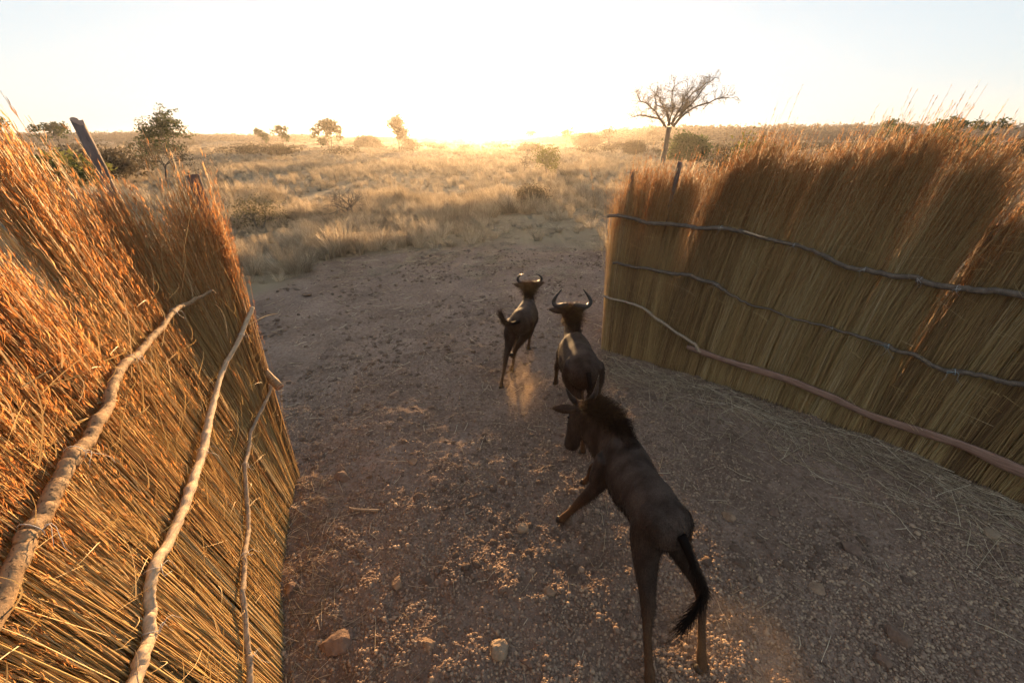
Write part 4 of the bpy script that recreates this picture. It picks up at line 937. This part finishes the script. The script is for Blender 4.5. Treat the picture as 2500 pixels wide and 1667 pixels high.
bush('thorn_bush', 'bare grey thorn bush with a long bent branch, left of centre', -6.5, 17.6, 1.75, 58, 'leaf_brown', 0, 1.35, .02)
bush('green_shrub', 'olive green shrub in the grass beside the sunlit fence end', -9.3, 15.5, 1.3, 59, 'leaf_olive', 5, 1.2, .024)
bush('brown_shrub', 'round brown shrub at the far edge of the clearing, right of centre', .95, 21, 1.15, 60, 'leaf_brown', 22, 1.1, .03)
bush('low_shrub', 'small dark shrub left of the round brown one', -2.8, 19.5, .6, 64, 'leaf_brown', 16, 1.2, .04)
bush('olive_bush', 'olive bush behind the reeds at the left picture edge', -27, 26, 2.4, 61, 'leaf_yellow', 18, 1.6)
bush('grey_bush', 'dusky scrub left of the leaning dark tree', -31, 34, 2.6, 62, 'leaf_brown', 18, 1.9)
bush('low_bush', 'low rounded bush on the horizon between two trees left of the sun', -50.6, 160, 5.0, 65, 'leaf_brown', 34, 1.5)
bush('dark_bush', 'dark bush pair on the horizon left of the round-crowned tree', 29.4, 180, 6.2, 66, 'leaf_brown', 30, 1.3)
bush('dark_bush', 'low dark bush left of the large leafless trunk', 26.9, 100, 3.0, 67, 'leaf_brown', 30, 1.5)

def woods():
    ms = []
    for k in range(5):
        r = np.random.default_rng(70 + k); m = MB(); tips = [(np.array([r.normal() * .55, r.normal() * .55, .35 + .5 * r.random()]), None) for _ in range(46)]
        lm = leaves(tips, r, 12, .07, .12, .7); ms.append(lm)
    C = protos('far_bush_shapes', ms, M['leaf_brown']); r = np.random.default_rng(5); P, S = [], []
    n = 2600
    for k in range(n):
        u = r.random(); x_ang = math.radians(-54 + 108 * u); D_ = 330 + 420 * r.random(); x, y = D_ * math.tan(x_ang) * .9, D_
        deg = math.degrees(x_ang)
        hh = np.interp(deg, [-54, -35, -20, -9, -3, 3, 12, 25, 40, 54], [9, 8, 6, 4.5, 3.2, 4.5, 10, 13, 14, 15]) * (.6 + .7 * r.random())
        if r.random() > np.interp(deg, [-54, -20, -6, 0, 8, 54], [.9, .5, .25, .22, .9, 1]): continue
        P.append((x, y, -.3)); S.append((hh * 1.1, hh * 1.1, hh * .85))
    n = len(P)
    scatter('far_woods', P, np.stack([np.zeros(n), np.zeros(n), r.random(n) * 6.28], 1), S, r.integers(0, 5, n), C, 'hazy band of scrub woodland along the horizon')
    # mid-distance scrub dotting the plain
    P, S = [], []
    for k in range(900):
        u = r.random(); a = math.radians(-52 + 104 * u); D_ = 70 + 260 * r.random() ** .8; dens = np.interp(math.degrees(a), [-52, -25, -8, 8, 25, 52], [.8, .35, .10, .18, .5, .9])
        if r.random() > dens: continue
        hh = .9 + 1.8 * r.random() ** 2; P.append((D_ * math.tan(a) * .95, D_, -.2)); S.append((hh * 1.3, hh * 1.3, hh))
    n = len(P)
    scatter('distant_scrub', P, np.stack([np.zeros(n), np.zeros(n), r.random(n) * 6.28], 1), S, r.integers(0, 5, n), C, 'low scrub dotting the distant plain')
woods()

# ------------------------------------------------------------------ stones, stick, straw
def stone(label, x, y, size, seed, matn='stone', flat=.6, rough=.28, sink=.35, cat='stone', nm='stone', elong=1.0, rz=0.0):
    bm = bmesh.new(); bmesh.ops.create_icosphere(bm, subdivisions=4, radius=1); r = np.random.default_rng(seed)
    cuts = [(lambda v: v / np.linalg.norm(v))(r.normal(size=3)) for _ in range(9)]; cd = .45 + .45 * r.random(9)
    p = np.array([v.co[:] for v in bm.verts])
    for c_, d_ in zip(cuts, cd):
        e = np.maximum(p @ c_ - d_, 0); p = p - c_ * e[:, None] * .9
    nz = fbm(p[:, 0] * 2.5 + p[:, 2] * 1.3 + seed, p[:, 1] * 2.5 - p[:, 2], seed, 4) - .5
    p = p * (1 + rough * nz)[:, None] * np.array([elong, 1, flat]) * size * .5
    for v, q in zip(bm.verts, p): v.co = q
    me = bpy.data.meshes.new(nm); bm.to_mesh(me); bm.free()
    o = link(nm, me, M[matn], None, (x, y, on_ground(x, y) + size * .5 * flat * (1 - sink) - size * .1)); o.rotation_euler = (r.normal() * .15, r.normal() * .15, rz)
    return tag(o, label, cat, 'loose stones on the earth' if cat == 'stone' else None)
stone('large pale jagged stone near the bottom edge, left of the nearest hind hooves', -.10, 1.53, .150, 1, 'stone_pale', .75, .5, .2, rz=.5)
stone('big half-buried reddish boulder beside the sunlit fence foot', -1.17, 1.61, .21, 2, 'clod', .6, .3, .55)
stone('angular brown stone in the gravel, between boulder and middle of the clearing', -.86, 1.98, .10, 3, 'stone', .75, .4)
stone('blocky tan stone left of the outstretched front hoof', .09, 2.47, .105, 4, 'stone_pale', .75, .45)
stone('grey stone tucked against the foot of the sunlit reeds', -1.64, 1.93, .10, 5, 'clod', .7, .3)
stone('ochre stone behind the large pale jagged one, to its left', -.55, 1.56, .085, 6, 'stone', .8, .4)
stone('rounded stone behind and above the large pale jagged one', -.07, 1.91, .072, 7, 'clod', .8, .3)
stone('pair-shaped brown stone left of the nearest hind leg', .27, 1.90, .095, 8, 'stone', .7, .4)
stone('square small stone far along the sunlit fence', -1.02, 3.28, .085, 9, 'stone', .7, .4)
stone('low earthen clod near the far foot of the sunlit fence', -1.68, 3.06, .16, 10, 'clod', .5, .3, .5)
stone('small orange stone in the middle of the near gravel', -.17, 2.10, .055, 11, 'stone', .9, .4)
stone('crumbling clod right of the large pale jagged stone', .10, 1.47, .095, 12, 'clod', .7, .5)
stone('dark small stone lying in the middle of the clearing', -.59, 2.87, .06, 13, 'clod', .7, .3)
stone('round brown stone right of the nearest rump, in the light', 1.93, 2.61, .115, 14, 'stone', .8, .2)
stone('long orange stone right of the nearest tail', 2.27, 1.95, .12, 15, 'stone', .6, .35, elong=1.5, rz=-.9)
stone('flat brown stone in the shade, right of the long orange one', 2.78, 2.27, .15, 16, 'clod', .45, .3, .5)
stone('rounded clod near the bottom edge, right of the nearest hooves', 2.38, 1.49, .11, 17, 'clod', .8, .3)
stone('grey slab standing on edge in the lower right gravel', 2.6, 1.61, .13, 18, 'clod', .8, .4, .3, elong=1.3, rz=-.8)
stone('whitish stone among straw at the far right', 4.06, 2.42, .13, 19, 'stone_pale', .6, .4)
stone('brown stone right of the round one by the nearest rump', 2.37, 2.68, .13, 20, 'clod', .55, .35, .5)
for k, (x, y, s, lab) in enumerate(((-2.9, 5.6, .13, 'dark clod alone on the left of the clearing'), (-1.55, 4.55, .15, 'dark clod between the left fence end and the farthest animal'), (-.95, 6.1, .12, 'earth clod left of the farthest animal'), (1.2, 5.9, .2, 'earth clod at the far foot of the shaded fence'), (.75, 6.3, .15, 'earth clod beyond the middle animal'), (-4.4, 8.4, .22, 'black clod under the tussocks at the far left edge'))):
    stone(lab, x, y, s, 30 + k, 'clod', .6, .4, .4)
mb = MB(); mb.tube(catmull([(-1.48, 2.70, .012), (-1.40, 2.675, .018), (-1.30, 2.67, .016), (-1.20, 2.66, .020)], 14) + [0, 0, on_ground(-1.35, 2.67) + .005], np.linspace(.009, .014, 14), 8, True, 0, .08, np.random.default_rng(2))
tag(link('dry_stick', mb.mesh('dry_stick'), M['rail_thin']), 'short dry stick lying on the gravel near the sunlit fence', 'stick')

def straw():
    r = np.random.default_rng(77); V, F, A = [], [], []; n = 0
    rows = []
    def one(x, y, L, a, w, c, kink=0.0): rows.append((x, y, L, a, w, c, kink))
    for k in range(2600):            # thin scatter over the clearing
        y = 1.2 + 11 * r.random() ** .8; x = -5 + 8 * r.random()
        one(x, y, .04 + .2 * r.random() ** 2, r.random() * 6.28, (.0014 + .0014 * r.random()) * (1 + y * .09), r.random() ** .6, r.normal() * .5 * (r.random() < .3))
    for k in range(1900):           # drift along the shaded fence
        s = .1 + 5.0 * r.random(); p, nn = RIGHT.at(np.array([s])); off = abs(r.normal()) * .55 + .02; q = p[0] - nn[0] * off
        tdir = math.atan2(RIGHT.t1[1], RIGHT.t1[0])
        one(q[0], q[1], .08 + .5 * r.random() ** 2.2, tdir + r.normal() * .75, .0014 + .0018 * r.random(), r.random())
    for k in range(420):
        s = .0 + 3.0 * r.random(); p, nn = LEFT.at(np.array([s])); off = abs(r.normal()) * .2 + .02; q = p[0] - nn[0] * off
        one(q[0], q[1], .06 + .2 * r.random(), r.random() * 6.28, .0012 + .0012 * r.random(), r.random())
    q = np.array(rows); q = q[clearing(q[:, 0], q[:, 1]) > .4]; n = len(q); t = np.linspace(0, 1, 5)
    aa = q[:, 3:4] + q[:, 6:7] * (t > .5) + .15 * (r.random((n, 1)) - .5) * t
    px = q[:, 0:1] + np.cumsum(np.cos(aa) * (t > 0), 1) * q[:, 2:3] / 4; py = q[:, 1:2] + np.cumsum(np.sin(aa) * (t > 0), 1) * q[:, 2:3] / 4
    zz = ground_z(px, py) + .006 + r.random((n, 1)) * .012; zz = np.maximum(zz, zz.mean(1, keepdims=True) - .01)
    P = np.stack([px, py, zz], -1); sx, sy = -np.sin(aa), np.cos(aa); w_ = q[:, 4][:, None]
    A_ = P + np.stack([sx * w_, sy * w_, np.zeros_like(sx)], -1); B_ = P - np.stack([sx * w_, sy * w_, np.zeros_like(sx)], -1); C_ = P + np.stack([np.zeros_like(sx), np.zeros_like(sx), np.broadcast_to(w_ * 1.4, sx.shape)], -1)
    V = np.stack([A_, C_, B_], 2).reshape(-1, 3); base = (np.arange(n) * 15)[:, None, None]; kk = np.arange(4)[None, :, None] * 3; e = np.arange(3)[None, None, :]; e1 = (e + 1) % 3
    F = np.stack([base + kk + e, base + kk + e1, base + kk + 3 + e1, base + kk + 3 + e], -1).reshape(-1, 4)
    me = mesh_np('loose_straw', V, F, {'rnd': np.repeat(q[:, 5], 15)})
    tag(link('loose_straw', me, M['straw']), 'broken straw strewn over the earth, thickest along the shaded fence', kind='stuff')
straw()

# ------------------------------------------------------------------ kicked-up dust
def dust(label, c, r3, dens, seed):
    m, nt, N, L, out = mat_new('dust'); v = N.new('ShaderNodeVolumePrincipled'); v.inputs['Color'].default_value = (.95, .70, .46, 1); v.inputs['Anisotropy'].default_value = .55
    tc = N.new('ShaderNodeTexCoord'); ln = N.new('ShaderNodeVectorMath'); ln.operation = 'LENGTH'; L.new(tc.outputs['Object'], ln.inputs[0])
    mr = N.new('ShaderNodeMapRange'); mr.interpolation_type = 'SMOOTHSTEP'; mr.inputs[1].default_value = 1.0; mr.inputs[2].default_value = .15; L.new(ln.outputs['Value'], mr.inputs[0])
    nz = N.new('ShaderNodeTexNoise'); nz.inputs['Scale'].default_value = 2.2; nz.inputs['Detail'].default_value = 4; mp = N.new('ShaderNodeMapping'); mp.inputs['Location'].default_value = (seed, 0, 0); L.new(tc.outputs['Object'], mp.inputs[0]); L.new(mp.outputs[0], nz.inputs['Vector'])
    m2 = N.new('ShaderNodeMapRange'); m2.inputs[1].default_value = .42; m2.inputs[2].default_value = .72; L.new(nz.outputs[0], m2.inputs[0])
    mu = N.new('ShaderNodeMath'); mu.operation = 'MULTIPLY'; L.new(mr.outputs[0], mu.inputs[0]); L.new(m2.outputs[0], mu.inputs[1])
    md = N.new('ShaderNodeMath'); md.operation = 'MULTIPLY'; L.new(mu.outputs[0], md.inputs[0]); md.inputs[1].default_value = dens; L.new(md.outputs[0], v.inputs['Density']); L.new(v.outputs[0], out.inputs['Volume'])
    bm = bmesh.new(); bmesh.ops.create_icosphere(bm, subdivisions=3, radius=1); me = bpy.data.meshes.new('dust'); bm.to_mesh(me); bm.free()
    o = link('dust', me, m, None, c); o.scale = r3; tag(o, label, kind='stuff')
dust('dust kicked up behind the farthest animal', (.13, 4.45, .22), (.34, .85, .44), .45, 3)
dust('dust kicked up round the nearest hind hooves', (1.40, 1.42, .12), (.75, .60, .28), .5, 8)
cy.volume_step_rate = 2.0; cy.volume_max_steps = 64

# ------------------------------------------------------------------ haze
def haze():
    m, nt, N, L, out = mat_new('haze'); v = N.new('ShaderNodeVolumePrincipled')
    v.inputs['Color'].default_value = (1.0, .93, .86, 1); v.inputs['Density'].default_value = .0004; v.inputs['Anisotropy'].default_value = .70
    L.new(v.outputs[0], out.inputs['Volume'])
    bm = bmesh.new(); bmesh.ops.create_cube(bm, size=1); me = bpy.data.meshes.new('haze'); bm.to_mesh(me); bm.free()
    o = link('haze', me, m, None, (0, 400, 8.5)); o.scale = (2600, 1000, 21); o.visible_shadow = True
    tag(o, kind='stuff')
haze()
